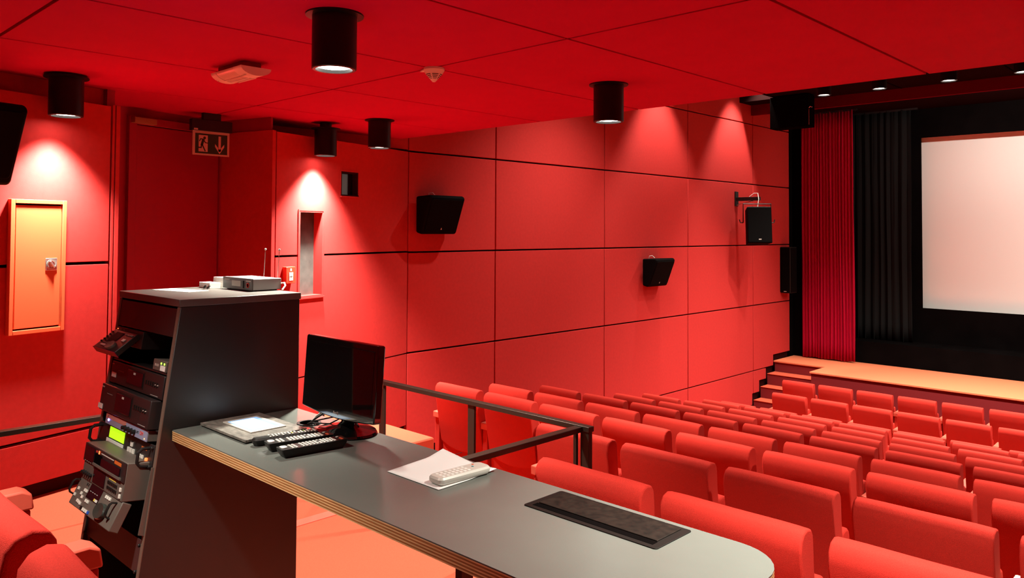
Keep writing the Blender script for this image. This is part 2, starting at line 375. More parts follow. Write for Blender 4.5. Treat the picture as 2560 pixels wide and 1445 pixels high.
# ------------------------------------------------------------------ stage, steps
stg = thing('stage', 'low stage with peach lit carpet top below the screen', 'stage', (0, 0, 0))
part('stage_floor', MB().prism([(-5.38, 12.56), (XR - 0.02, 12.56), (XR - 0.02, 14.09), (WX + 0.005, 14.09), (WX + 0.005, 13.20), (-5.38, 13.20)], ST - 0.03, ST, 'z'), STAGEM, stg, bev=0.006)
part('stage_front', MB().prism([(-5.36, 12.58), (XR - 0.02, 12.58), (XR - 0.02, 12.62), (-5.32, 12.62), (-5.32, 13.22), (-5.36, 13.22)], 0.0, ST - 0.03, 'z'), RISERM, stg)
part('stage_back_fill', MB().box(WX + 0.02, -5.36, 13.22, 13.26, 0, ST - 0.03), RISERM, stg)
stp = thing('stage_steps', 'short flight of carpeted steps beside the wall up to the stage', 'steps', (0, 0, 0))
for k, (yy, zz) in enumerate(stairs):
    if zz <= 0: continue
    y0 = stairs[k - 1][0]
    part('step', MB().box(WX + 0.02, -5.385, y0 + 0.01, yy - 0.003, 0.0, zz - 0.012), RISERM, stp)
    part('tread', MB().box(WX + 0.02, -5.385, y0, yy + 0.008, zz - 0.012, zz), CARPET, stp, bev=0.004)

# ------------------------------------------------------------------ projection screen
scn = thing('projection_screen', 'large blank white cinema screen behind the stage', 'screen', (-1.26, 15.0, EZ + 0.17))
part('screen_surface', MB().box(-3.2, 3.2, -0.005, 0.005, -1.62, 1.62), SCREEN, scn)
part('screen_frame', MB().box(-3.25, 3.25, 0.01, 0.05, -1.67, 1.67), BLK, scn)

# ------------------------------------------------------------------ curtains
def curtain(x0, x1, z0, z1, n, amp, seed, ragged=0.0, flare=0.0):
    rnd = random.Random(seed); nx = n * 10; nz = 14; vs = []; fs = []
    ph = [rnd.uniform(0, 6.28) for _ in range(4)]; wd_ = [rnd.uniform(0.75, 1.25) for _ in range(n + 1)]
    for j in range(nz + 1):
        t = j / nz
        for i in range(nx + 1):
            u = i / nx; a = 2 * math.pi * n * u + 0.9 * math.sin(2 * math.pi * 2.3 * u + ph[0]) + 0.3 * math.sin(6 * t + ph[1] + 9 * u)
            y = amp * (0.75 + 0.35 * math.sin(5 * u * 6.28 + ph[2])) * math.sin(a) * (1 - 0.45 * t)
            x = x0 + (x1 - x0) * u + 0.35 * amp * math.sin(2 * a) + flare * (1 - t) * u
            z = z0 + (z1 - z0) * t + (ragged * math.sin(17 * u + ph[3]) if j == 0 else 0)
            vs.append((x, y, z))
    for j in range(nz):
        for i in range(nx): a = j * (nx + 1) + i; fs.append((a, a + 1, a + nx + 2, a + nx + 1))
    return MB().add(vs, fs)
def thick(o, t):
    s = o.modifiers.new('thickness', 'SOLIDIFY'); s.thickness = t; return o
ct = thing('stage_curtain', 'gathered red velour curtain hanging at the left of the stage', 'curtain', (0, 13.93, 0))
thick(part('curtain_cloth', curtain(-6.10, -5.17, ST + 0.02, ZH - 0.01, 17, 0.032, 3, 0.008, 0.02), VELV, ct, smooth=True), 0.008)
part('curtain_rail', MB().box(-6.15, -5.1, -0.02, 0.02, ZH - 0.03, ZH), BLK, ct)
cb = thing('masking_curtain', 'black pleated masking curtain between the red curtain and the screen', 'curtain', (0, 14.52, 0))
thick(part('curtain_cloth', curtain(-5.75, -4.40, EZ - 1.885, ZH - 0.01, 11, 0.05, 11, 0.0), BLACKC, cb, smooth=True), 0.008)
part('curtain_rail', MB().box(-5.8, -4.3, -0.02, 0.02, ZH - 0.03, ZH), BLK, cb)

# ------------------------------------------------------------------ downlights
def make_lamp_meshes():
    D = {}
    D['flange'] = MB().lathe([(0.0, 0.0), (0.122, 0.0), (0.122, -0.007), (0.095, -0.010), (0.0, -0.010)], 40).mesh('flange', LAMPM, True)
    D['can'] = MB().lathe([(0.094, -0.008), (0.094, -0.232), (0.090, -0.236), (0.078, -0.236), (0.076, -0.212), (0.0, -0.212)], 40).mesh('can', LAMPM, True)
    D['lens'] = MB().lathe([(0.0, -0.222), (0.074, -0.222), (0.0745, -0.218), (0.0, -0.218)], 40).mesh('lens', LENS, True)
    D['added_spacer'] = MB().lathe([(0.05, 0.10), (0.05, 0.0)], 20).mesh('added_spacer', LAMPM, True)  # spacer added to fill the gap between lowered lamps and the ceiling
    return D
LM = make_lamp_meshes()
def downlight(x, y, z, label, watt, group=None, ang=98, blend=1.0, added_spacer=0, scale=1.0, body=True):
    t = thing('ceiling_downlight', label, 'lamp', (x, y, z), group=group); t.scale = (scale,) * 3
    if body:
        for k in ('flange', 'can', 'lens'): link(k, LM[k], t)
        if added_spacer:
            q = link('added_spacer', LM['added_spacer'], t); q.scale = (1, 1, added_spacer / 0.10)
    ld = bpy.data.lights.new('bulb', 'SPOT'); ld.energy = watt; ld.color = WARM; ld.spot_size = R(ang); ld.spot_blend = blend; ld.shadow_soft_size = 0.045
    lo = bpy.data.objects.new('bulb', ld); COL.objects.link(lo); lo.parent = t; lo.location = (0, 0, -0.245)
    return t
downlight(-2.85, 1.865, ZC, 'large black cylinder downlight nearest the camera, top centre', NEAR_W)
downlight(-5.165, 1.515, ZC - 0.012, 'black cylinder downlight above the painted wall hatch at the left', NEAR_W, added_spacer=0.012)
downlight(-5.80, 3.72, ZC - 0.05, 'black cylinder downlight left of the pair above the tall wall niche', NEAR_W * 1.6, added_spacer=0.05)  # pushed towards the camera along the line of sight; added spacer reaches the ceiling
downlight(-5.32, 3.93, ZC, 'black cylinder downlight right of the pair above the tall wall niche', NEAR_W)
downlight(-2.95, 3.93, ZC, 'black cylinder downlight near the front edge of the red ceiling', NEAR_W)
downlight(-0.57, 1.87, ZC, 'black cylinder downlight over the rounded end of the desk', NEAR_W)
downlight(-0.57, 3.93, ZC, 'black cylinder downlight over the right end of the row beyond the desk', NEAR_W)
downlight(-2.10, 0.30, ZC, 'black cylinder downlight over the seats behind the equipment cabinet', NEAR_W * 0.5)
for x, n in ((-4.44, 'left'), (-3.70, 'second from the left'), (-2.86, 'third from the left'), (-2.06, 'rightmost')):
    downlight(x, 10.9, ZH, 'small round downlight in the black hall ceiling, %s of the visible row' % n, HALL_W * (0.5 if x < -4 else 0.8), ang=116, blend=1.0)
for x in (-1.2, -0.3, 0.7): downlight(x, 10.9, ZH, 'small round downlight in the same row, beyond the right edge', HALL_W * 0.8, 'row of downlights beyond the right edge', ang=150, blend=1.0)
for x, y in ((-5.80, 9.55), (-5.85, 11.75), (-4.95, 7.2)):
    downlight(x, y, ZT, 'black cylinder downlight high up close to the red side wall', HALL_W * (0.62 if x < -5 else 0.9), 'wall washing downlights hidden by the soffit', ang=(72 if x < -5 else 104), blend=(0.6 if x < -5 else 1.0))
for x, y in ((-4.2, 8.8), (-2.2, 8.8), (-0.2, 8.8), (-4.0, 6.5), (-2.0, 6.5), (0.0, 6.5)):
    downlight(x, y, ZT, 'black cylinder downlight in the high hall ceiling hidden behind the red soffit', HALL_W * (0.6 if x < -3 else 1), 'hall ceiling downlights behind the soffit', ang=70, blend=1.0)

lb = thing('added_screen_fill', 'added unseen fill light behind the dark red header, brightening the screen', 'lamp', (-0.9, 12.80, ZH - 0.05))  # unseen fill light, added only to brighten the screen
part('housing', MB().box(-2.6, 2.6, -0.05, 0.05, 0.0, 0.05), BLK, lb)
ar_ = bpy.data.lights.new('tube', 'AREA'); ar_.shape = 'RECTANGLE'; ar_.size = 5.2; ar_.size_y = 0.08; ar_.energy = 125; ar_.color = (1.0, 0.93, 0.82)  # area light of the added screen fill
ao = bpy.data.objects.new('tube', ar_); COL.objects.link(ao); ao.parent = lb; ao.location = (0, 0.03, -0.012); ao.rotation_euler = (R(40), 0, 0)

# ------------------------------------------------------------------ small ceiling fittings
em = thing('emergency_light', 'rectangular emergency light with clear cover on the red ceiling', 'lamp', (-4.14, 2.09, ZC), (0, 0, R(-90)))
part('base', MB().prism(rr(-0.055, 0.055, -0.15, 0.15, 0.01), -0.035, 0.0, 'z'), DOORM, em, bev=0.003)
def lens_shape(w, l, d, n=12):
    vs = []; fs = []
    for i in range(n + 1):
        a = math.pi * i / n; x = -w * math.cos(a); z = -0.035 - d * math.sin(a)
        for y in (-l, l): vs.append((x, y, z))
    for i in range(n): fs.append((2 * i, 2 * i + 1, 2 * i + 3, 2 * i + 2))
    fs.append(tuple(2 * i for i in range(n + 1))); fs.append(tuple(2 * i + 1 for i in range(n, -1, -1))); fs.append((0, 2 * n, 2 * n + 1, 1))
    return MB().add(vs, fs)
part('diffuser', lens_shape(0.088, 0.105, 0.042), CLEAR, em, smooth=True)
part('end_cap', lens_shape(0.090, 0.045, 0.046), PINK, em, loc=(0, 0.148, 0), smooth=True)
part('end_cap', lens_shape(0.090, 0.030, 0.046), PINK, em, loc=(0, -0.130, 0), smooth=True)
part('cooling_slots', MB().box(0.03, 0.05, -0.152, -0.149, -0.075, -0.045).box(0.055, 0.06, -0.152, -0.149, -0.07, -0.045), DGREY, em)
part('tube_rib', MB().box(-0.05, -0.045, -0.10, 0.10, -0.078, -0.070).box(0.03, 0.035, -0.10, 0.10, -0.078, -0.070).box(-0.01, 0.0, -0.10, 0.10, -0.082, -0.074), PINK, em)
text_part('ceag', 0.022, DGREY, em, Matrix.Translation((0.045, 0.15, -0.0785)) @ Matrix.Rotation(R(180), 4, 'X') @ Matrix.Rotation(R(90), 4, 'Z') @ Matrix.Rotation(R(-18), 4, 'X'))
sm = thing('smoke_detector', 'white conical smoke detector at a joint of the red ceiling', 'detector', (-3.38, 2.87, ZC))
part('base', MB().lathe([(0.0, 0.0), (0.058, 0.0), (0.060, -0.012), (0.052, -0.020), (0.0, -0.020)], 32), PINK, sm, smooth=True)
part('cone', MB().lathe([(0.060, -0.012), (0.050, -0.030), (0.014, -0.072), (0.008, -0.078), (0.0, -0.078)], 32), PINK, sm, smooth=True)
mbs = MB()
for k in range(5):
    r0 = 0.046 - 0.0075 * k; z0 = -0.037 - 0.0078 * k
    for seg in range(6):
        a0 = R(60 * seg + 6); vs = []; fs = []
        for q in range(9):
            a = a0 + R(48 * q / 8); c, s_ = math.cos(a), math.sin(a)
            vs += [((r0 + 0.0006) * c, (r0 + 0.0006) * s_, z0), ((r0 - 0.0028) * c, (r0 - 0.0028) * s_, z0 - 0.0036)]
        for q in range(8): fs.append((2 * q, 2 * q + 1, 2 * q + 3, 2 * q + 2))
        mbs.add(vs, fs)
part('slots', mbs, DGREY, sm)
part('fixing_tab', MB().prism([(-0.10, -0.02), (-0.05, 0.03), (-0.05, -0.04)], -0.012, -0.006, 'z'), PINK, sm)

# exit sign
ex = thing('exit_sign', 'hanging green exit sign with running figure and down arrow', 'sign', (-6.03, 2.815, ZC))
part('ceiling_mount', MB().box(-0.02, 0.02, -0.072, 0.072, -0.07, 0.0), BLK, ex, bev=0.002)
part('housing', MB().box(-0.025, 0.025, -0.165, 0.165, -0.145, -0.055), BLK, ex, bev=0.003)
part('sign_plate', MB().box(-0.006, 0.006, -0.150, 0.150, -0.335, -0.145), PICT, ex)
part('green_field', MB().box(0.006, 0.0075, -0.130, 0.132, -0.322, -0.165), GREENF, ex)
part('maker_tag', MB().box(0.025, 0.0265, -0.150, -0.118, -0.142, -0.128), PICT, ex)
pk = MB().box(0.0075, 0.009, -0.103, -0.030, -0.308, -0.178)
part('doorway_pictogram', pk, PICT, ex)
def stroke(mb, pts, w, x0, x1):
    for (a, b) in zip(pts, pts[1:]):
        a = Vector(a); b = Vector(b); d = (b - a).normalized(); p = Vector((-d.y, d.x)) * w / 2; a2 = a - d * w * .25; b2 = b + d * w * .25
        mb.prism([tuple(a2 + p), tuple(a2 - p), tuple(b2 - p), tuple(b2 + p)], x0, x1, 'x')
fig = MB(); fig.prism([(-0.056 + 0.011 * math.cos(R(a)), -0.199 + 0.011 * math.sin(R(a))) for a in range(0, 360, 30)], 0.009, 0.0102, 'x')
stroke(fig, [(-0.066, -0.212), (-0.078, -0.255)], 0.019, 0.009, 0.0102)
stroke(fig, [(-0.068, -0.210), (-0.088, -0.208), (-0.097, -0.226)], 0.007, 0.009, 0.0102)
stroke(fig, [(-0.062, -0.216), (-0.050, -0.236), (-0.032, -0.238)], 0.007, 0.009, 0.0102)
stroke(fig, [(-0.076, -0.250), (-0.064, -0.274), (-0.050, -0.302)], 0.009, 0.009, 0.0102)
stroke(fig, [(-0.080, -0.250), (-0.083, -0.277), (-0.108, -0.277)], 0.009, 0.009, 0.0102)
part('running_figure', fig, GREENF, ex)
ar = MB().box(0.0075, 0.009, 0.058, 0.078, -0.300, -0.178).prism([(0.068, -0.318), (0.030, -0.262), (0.030, -0.240), (0.068, -0.285), (0.106, -0.240), (0.106, -0.262)], 0.0075, 0.009, 'x')
part('down_arrow', ar, PICT, ex)

# ------------------------------------------------------------------ wall hatch and fire alarm point on the angled wall
def onwall(name, label, cat, s, ze, out=0.0): return thing(name, label, cat, A(s, out, ze), (0, 0, TH + R(90)))
ha = onwall('wall_hatch', 'orange-lit painted access hatch with steel lock on the left wall', 'hatch', -3.75, -0.228, 0.0)
def HB(mb, x0, x1, o0, o1, z0, z1, mt=None): return mb.box(x0, x1, -o1, -o0, z0, z1, mt)   # o = distance out of the wall
w2, h2 = 0.165, 0.395
part('hatch_frame', HB(HB(HB(HB(MB(), -w2, -w2 + 0.024, 0, 0.034, -h2, h2), w2 - 0.024, w2, 0, 0.034, -h2, h2), -w2 + 0.024, w2 - 0.024, 0, 0.034, h2 - 0.024, h2), -w2 + 0.024, w2 - 0.024, 0, 0.034, -h2, -h2 + 0.024), ACCM, ha, bev=0.002)
part('hatch_backing', HB(MB(), -w2 + 0.02, w2 - 0.02, 0, 0.008, -h2 + 0.02, h2 - 0.02), GAP, ha)
part('hatch_door', HB(MB(), -w2 + 0.033, w2 - 0.028, 0.008, 0.026, -h2 + 0.034, h2 - 0.034), ACCM, ha, bev=0.002)
lk = part('lock', HB(MB(), 0.045, 0.115, 0.026, 0.030, -0.028, 0.046), CHROME, ha, bev=0.002)
part('lock_ring', MB().lathe([(0.030, 0), (0.030, 0.004), (0.024, 0.005), (0.020, 0.001), (0, 0.001)], 28, None, Matrix.Translation((0.080, -0.030, 0.009)) @ Matrix.Rotation(R(90), 4, 'X')), CHROME, lk, smooth=True)
part('lock_grip', MB().box(-0.005, 0.005, -0.042, -0.031, -0.024, 0.024, None, Matrix.Translation((0.080, 0, 0.009)) @ Matrix.Rotation(R(-35), 4, 'Y')), CHROME, lk, bev=0.002)
al = onwall('fire_alarm_point', 'small red square fire alarm call point beside the tall niche', 'alarm', -1.685, -0.378, 0.0)
part('box', HB(MB(), -0.052, 0.052, 0, 0.045, -0.068, 0.068), mat('alarm_red', (0.75, 0.05, 0.02), 0.4), al, bev=0.003)
part('push_plate', HB(MB(), -0.022, 0.022, 0.045, 0.049, -0.045, 0.022), WPL, al, bev=0.001)
part('press_mark', HB(HB(HB(MB(), -0.005, 0.005, 0.049, 0.0502, -0.018, -0.006), -0.018, -0.009, 0.049, 0.0502, -0.014, -0.010), 0.009, 0.018, 0.049, 0.0502, -0.014, -0.010), DGREY, al)
part('flame_mark', MB().prism([(-0.008, 0.034), (0.008, 0.034), (0.010, 0.046), (0.004, 0.056), (0.0, 0.050), (-0.006, 0.058), (-0.010, 0.046)], -0.0465, -0.045, 'y'), WPL, al)

# ------------------------------------------------------------------ loudspeakers
def wall_speaker(label, loc, rz, sc=1.0):
    # local: +x out of the wall, y along it, z up, origin on the wall at mid height
    t = thing('wall_loudspeaker', label, 'speaker', loc, (0, 0, rz), 'tilted black surround speakers')
    t.scale = (sc, sc, sc)
    W_, H_ = 0.235, 0.20
    prof = [(0.03, H_ - 0.01), (0.245, H_), (0.27, H_ - 0.03), (0.135, -H_ + 0.02), (0.115, -H_), (0.03, -H_ + 0.02)]
    cab_ = MB().prism([(a, b) for a, b in prof], -W_, W_, 'y')
    part('cabinet', cab_, SPKM, t, bev=0.03, seg=4)
    tl = math.atan2(0.135, 2 * H_ - 0.05)
    TT = Matrix.Translation((0.206, 0, -0.005)) @ Matrix.Rotation(tl, 4, 'Y')
    part('grille', MB().prism(rr(-W_ + 0.022, W_ - 0.022, -0.172, 0.172, 0.02), -0.004, 0.0045, 'x', None, TT), SPKM, t, bev=0.002)
    part('badge', MB().prism([(-0.009, -0.155), (0.009, -0.155), (0.0, -0.132)], 0.0045, 0.006, 'x', None, TT), LPRT, t)
    part('bracket', MB().box(0.0, 0.05, -0.06, 0.06, 0.10, 0.17).box(0.0, 0.03, -0.03, 0.03, -0.15, 0.18), BLK, t, bev=0.002)
    part('cable', MB().tube([(0.01, -0.05, 0.16), (0.03, -0.06, 0.225), (0.07, -0.045, 0.232), (0.10, -0.03, 0.20)], 0.004), WHTC, t)
    return t
wall_speaker('black tilted loudspeaker on the red wall left of the auditorium, above the first back rows', (WX, 5.33, EZ + 0.155), 0)
wall_speaker('smaller-looking black tilted loudspeaker halfway down the long red wall', (WX, 9.37, EZ - 0.575), 0)
t = wall_speaker('black loudspeaker cut off by the left edge above the wall hatch', A(-4.24, 0.0, 0.46), TH, 1.12)

pa = thing('public_address_speaker', 'black box loudspeaker hung from a wall arm near the stage', 'speaker', (WX, 11.87, EZ + 0.54))
part('wall_plate', MB().box(0.0, 0.02, -0.05, 0.05, -0.12, 0.12), BLK, pa, bev=0.002)
part('arm', MB().box(0.0, 0.42, -0.03, 0.03, -0.035, 0.025), BLK, pa, bev=0.003)
part('brace', MB().tube([(0.02, 0, -0.10), (0.30, 0, -0.04)], 0.010), CHROME, pa)
TPA = Matrix.Translation((0.44, -0.14, -0.095)) @ Matrix.Rotation(R(38), 4, 'Z')
part('yoke', MB().tube([(-0.215, 0, -0.30), (-0.215, 0, 0.0), (0.215, 0, 0.0), (0.215, 0, -0.30)], 0.010, 6, None, TPA), BLK, pa)
TPB = TPA @ Matrix.Translation((0, 0, -0.36)) @ Matrix.Rotation(R(-7), 4, 'X')
bx = part('cabinet', MB().prism([(-0.19, -0.20), (0.19, -0.20), (0.15, 0.16), (-0.15, 0.16)], -0.285, 0.285, 'z', None, TPB), SPKM, pa, bev=0.012, seg=3)
part('top_plate', MB().prism([(-0.175, -0.19), (0.175, -0.19), (0.14, 0.14), (-0.14, 0.14)], 0.283, 0.290, 'z', None, TPB), SPKT, bx)
part('grip', MB().box(-0.12, -0.07, -0.10, 0.04, 0.29, 0.305, None, TPB).box(0.07, 0.12, -0.10, 0.04, 0.29, 0.305, None, TPB), BLK, bx)
part('grille', MB().prism(rr(-0.175, 0.175, -0.27, 0.27, 0.012), -0.206, -0.200, 'y', None, TPB), SPKM, bx)
part('badge', MB().box(-0.02, 0.02, -0.208, -0.206, -0.235, -0.22, None, TPB), LPRT, bx)
part('clamp_knob', MB().tube([(-0.215, 0, -0.30), (-0.26, 0, -0.30), (-0.275, 0, -0.25)], 0.009, 6, None, TPA), BLK, pa)
part('clamp_knob', MB().tube([(0.215, 0, -0.30), (0.26, 0, -0.30), (0.275, 0, -0.25)], 0.009, 6, None, TPA), BLK, pa)
part('cable', MB().tube([(0.24, 0, 0.03), (0.32, 0, 0.085), (0.40, -0.03, 0.08), (0.44, -0.08, -0.02), (0.44, -0.12, -0.14)], 0.006, 6), WHTC, pa)
cs = thing('column_speaker', 'slim black column loudspeaker at the stage end of the red wall', 'speaker', (WX, 13.62, EZ - 0.68))
part('cabinet', MB().box(0.0, 0.19, -0.13, 0.13, -0.41, 0.41), mat('column_black', (0.012, 0.010, 0.008), 0.6, spec=0.2), cs, bev=0.006)
part('grille', MB().box(-0.003, 0.175, -0.136, -0.13, -0.395, 0.395).box(0.19, 0.196, -0.12, 0.12, -0.395, 0.395), SPKM, cs)
part('badge', MB().box(0.07, 0.12, -0.138, -0.136, -0.385, -0.375), LPRT, cs)
sb = thing('hanging_subwoofer', 'large black box hanging from the hall ceiling above the red curtain', 'speaker', (-5.355, 12.0, ZH))
part('cabinet', MB().box(-0.315, 0.300, -0.2, 0.05, -0.52, -0.02), BLACKW, sb, bev=0.006)
part('hanger', MB().box(-0.3, -0.27, -0.02, 0.02, -0.03, 0.0), BLK, sb)
part('hanger', MB().box(0.27, 0.3, -0.02, 0.02, -0.03, 0.0), BLK, sb)
part('edge_strip', MB().box(0.315, 0.319, -0.203, -0.19, -0.50, -0.26), CHROME, sb)
part('shackle', MB().tube([(0.315, -0.2, -0.24), (0.34, -0.2, -0.22), (0.365, -0.2, -0.235)], 0.006, 6), CHROME, sb)

# ------------------------------------------------------------------ cinema seats
def back_mesh():
    W_ = 0.243; nx = 12
    prof = [(0.072, None), (0.040, 0.62), (0.012, 0.78), (0.0, 0.855), (0.004, 0.893), (0.020, 0.914), (0.046, 0.922), (0.074, 0.915), (0.086, 0.895), (0.090, 0.865), (0.093, 0.80), (0.115, 0.62), (0.150, None)]
    vs = []; fs = []; n = len(prof)
    for i in range(nx + 1):
        u = -1 + 2 * i / nx; x = W_ * u
        zb_ = 0.445 - 0.045 * (1 - u * u); cy = -0.012 * (1 - u * u); cz = -0.006 * u ** 4
        for y, z in prof: vs.append((x, y + cy, (zb_ if z is None else z + (cz if z > 0.8 else 0))))
    for i in range(nx):
        for j in range(n): a = i * n + j; b = i * n + (j + 1) % n; fs.append((a, b, b + n, a + n))
    fs.append(tuple(range(n))); fs.append(tuple(nx * n + k for k in range(n - 1, -1, -1)))
    return MB().add(vs, fs)
def make_seat():
    t = thing('cinema_seat', 'x', 'seat')
    part('backrest', back_mesh(), SEAT, t, bev=0.007, seg=3)
    part('back_shell', MB().prism([(0.085, 0.16), (0.078, 0.45), (0.112, 0.45), (0.120, 0.16)], -0.235, 0.235, 'x'), SEAT, t, bev=0.008)
    cu = part('seat', MB().prism(rr(-0.045, 0.045, -0.20, 0.21, 0.035, 4), -0.225, 0.225, 'x', None, Matrix.Translation((0, 0.215, 0.52)) @ Matrix.Rotation(R(12), 4, 'X')), SEAT, t, bev=0.012, seg=3)
    part('seat_underside', MB().prism(rr(-0.006, 0.006, -0.17, 0.18, 0.005, 2), -0.19, 0.19, 'x', None, Matrix.Translation((0, 0.215, 0.52)) @ Matrix.Rotation(R(12), 4, 'X') @ Matrix.Translation((0, 0.048, 0))), DGREY, cu)
    arm(t, 0.28); return t
ARM_ME = {}
def arm(t, x):
    if not ARM_ME:
        ARM_ME['arm_pad'] = MB().prism([(0.045, 0.622), (0.045, 0.672), (0.30, 0.680), (0.325, 0.668), (0.332, 0.622)], -0.035, 0.035, 'x').mesh('arm_pad', ARMM, True)
        ARM_ME['side_panel'] = MB().prism([(0.06, 0.0), (0.06, 0.62), (0.325, 0.62), (0.325, 0.30), (0.29, 0.0)], -0.0265, 0.0265, 'x').mesh('side_panel', SEAT, True)
    for k in ('arm_pad', 'side_panel'):
        link(k, ARM_ME[k], t, (x, 0, 0), bev=0.006, seg=2)
seat0 = make_seat()
ORD = ['first', 'second', 'third', 'fourth', 'fifth', 'sixth', 'seventh', 'eighth', 'ninth', 'tenth']
RN = dict(A='front row, nearest the stage', B='second row from the stage', C='third row from the stage', D='fourth row from the stage', E='fifth row from the stage', F='sixth row from the stage',
          G='seventh row from the stage', H='eighth row from the stage', I='ninth row from the stage', J='tenth row, second beyond the desk', K='row nearest the desk')
seatE = None; first = True
for k in 'ABCDEFGHIJK':
    y = row_y[k]; i = 0; x = row_x[k]
    while x < -0.19 * y + 0.55:
        if i == 0:
            if seatE is None:
                s_ = copy_tree(seat0); arm(s_, -0.28); seatE = s_
            else: s_ = copy_tree(seatE)
        elif first: s_ = seat0; first = False
        else: s_ = copy_tree(seat0)
        s_.location = (x + 0.245, y, row_z[k]); s_['group'] = 'red tip-up cinema seats'
        s_['label'] = 'red tip-up seat, %s from the left in the %s' % (ORD[i], RN[k])
        if k == 'J' and i == 3:
            for ch in s_.children:
                if ch.name.startswith('arm_pad') and ch.location.x > 0:
                    ch.data = ch.data.copy(); ch.data.materials.clear(); ch.data.materials.append(mat('cream_pad', (0.85, 0.80, 0.55), 0.6, var=0.1, vscale=30)); ch['label'] = 'cream coloured arm pad'
        i += 1; x += 0.5615
for i, lab in ((-1, 'red seat cut off by the left edge, only its arm pad showing'), (0, 'red seat back in the bottom left corner, cut off by the left edge'), (1, 'red seat back at the bottom left, nearest the camera and the equipment cabinet')):
    s_ = copy_tree(seatE if i < 0 else seat0); s_.location = (row_x['M'] + 0.26 + 0.5615 * i, row_y['M'], ZM); s_['label'] = lab; s_['group'] = 'seats in the camera row'

# ------------------------------------------------------------------ handrails
hr = thing('handrail', 'dark bronze guard rail with square corner between desk and seats', 'railing', (0, 0, 0))
zr = EZ - 0.82
part('top_rail', MB().box(-4.11, -2.05, 2.60, 2.635, zr - 0.022, zr), RAILM, hr, bev=0.002)
part('return_rail', MB().box(-2.125, -2.085, 1.92, 2.60, zr - 0.026, zr - 0.004), RAILM, hr, bev=0.002)
for x in (-4.09, -3.49, -2.78): part('post', MB().box(x - 0.022, x + 0.022, 2.610, 2.625, ZL, zr - 0.022), RAILM, hr, bev=0.002)
part('post', MB().box(-2.10, -2.055, 2.605, 2.63, row_z['K'], zr - 0.022), RAILM, hr, bev=0.002)
part('post', MB().box(-2.125, -2.108, 2.588, 2.602, ZL, zr - 0.026), RAILM, hr, bev=0.002)
part('post', MB().box(-2.125, -2.085, 1.925, 1.945, ZL, zr - 0.026), RAILM, hr, bev=0.002)
h2_ = thing('handrail', 'dark bronze rail along the left wall, ending behind the cabinet', 'railing', (0, 0, 0))
part('top_rail', MB().box(-3.72, -3.68, -1.4, 1.40, zr - 0.022, zr), RAILM, h2_, bev=0.002)
for y in (-1.35, 1.38): part('post', MB().box(-3.71, -3.69, y - 0.02, y + 0.02, ZL, zr - 0.022), RAILM, h2_, bev=0.002)

# ------------------------------------------------------------------ desk
ZD = EZ - 0.65
dk = thing('control_desk', 'long grey laminate desk top with plywood edge and rounded corner', 'desk', (0, 0, ZD))
ol = [(-2.555, 1.08)] + [(-2.555, 1.53)]
def arcp(cx, cy, r, a0, a1, n=8): return [(cx + r * math.cos(R(a0 + (a1 - a0) * k / n)), cy + r * math.sin(R(a0 + (a1 - a0) * k / n))) for k in range(n + 1)]
X1 = -0.685
ol = [(-2.555, 1.53)] + arcp(X1 - 0.12, 1.53 - 0.12, 0.12, 90, 0) + arcp(X1 - 0.12, 1.08 + 0.12, 0.12, 0, -90) + [(-2.555, 1.08)]
ol = ol[::-1]
part('desk_surface', MB().prism(ol, -0.003, 0.0, 'z'), LAM, dk)
zt = -0.003
for k in range(9):
    th_ = 0.0038 if k % 2 else 0.0030
    part('plywood_layer', MB().prism(ol, zt - th_, zt, 'z'), PLY1 if k % 2 == 0 else PLY2, dk); zt -= th_
part('leg', MB().box(-1.42, -1.398, 1.285, 1.325, ZL - ZD, zt), RAILM, dk, bev=0.002)
part('leg', MB().box(-0.86, -0.838, 1.285, 1.325, ZL - ZD, zt), RAILM, dk, bev=0.002)
part('leg_foot', MB().box(-1.45, -1.368, 1.25, 1.36, ZL - ZD, ZL - ZD + 0.008), RAILM, dk, bev=0.002)
# cable hatch in the desk
hx = thing('cable_hatch', 'long black flap over a cable tray set into the desk', 'hatch', (-1.093, 1.442, ZD))
part('rim', MB().prism(rr(-0.186, 0.186, -0.070, 0.070, 0.008), 0.0, 0.0022, 'z'), mat('rim_black', (0.008, 0.005, 0.004), 0.6, spec=0.15), hx, bev=0.001)
part('brush_strip', MB().box(-0.168, 0.168, -0.056, -0.038, 0.0022, 0.0028), BLACKW, hx)
part('lid', MB().prism(rr(-0.166, 0.166, -0.036, 0.058, 0.002), 0.002, 0.0045, 'z'), mat('scuffed_black_lid', (0.012, 0.007, 0.005), 0.65, spec=0.12, var=0.5, vscale=60), hx, bev=0.001)
# cable grommet
gr = thing('cable_grommet', 'round black cable hole in the desk below the monitor', 'grommet', (-2.325, 1.44, ZD))
part('ring', MB().lathe([(0.040, 0.0), (0.040, 0.003), (0.036, 0.004), (0.031, 0.003), (0.031, 0.0)], 32), BLK, gr, smooth=True)
part('hole', MB().lathe([(0.031, 0.0005), (0.0, 0.0005)], 32), BLACKW, gr)
# touch panel on a mottled board
tp = thing('touch_panel_board', 'mottled grey board with a lit white touch screen on the desk', 'panel', (-2.375, 1.27, ZD))
part('board', MB().box(-0.165, 0.142, -0.105, 0.105, 0.004, 0.012), CARBON, tp, bev=0.001)
part('foot', MB().box(-0.14, 0.14, -0.08, 0.08, 0.0, 0.004), BLK, tp)
bz = part('bezel', MB().box(-0.110, 0.080, -0.055, 0.068, 0.012, 0.016), WPL, tp, bev=0.001)
part('display', MB().box(-0.095, 0.062, -0.045, 0.056, 0.016, 0.0163), TOUCHB, bz)
part('display_glow_area', MB().box(-0.085, 0.055, -0.040, 0.040, 0.0163, 0.0166), TOUCH, bz)

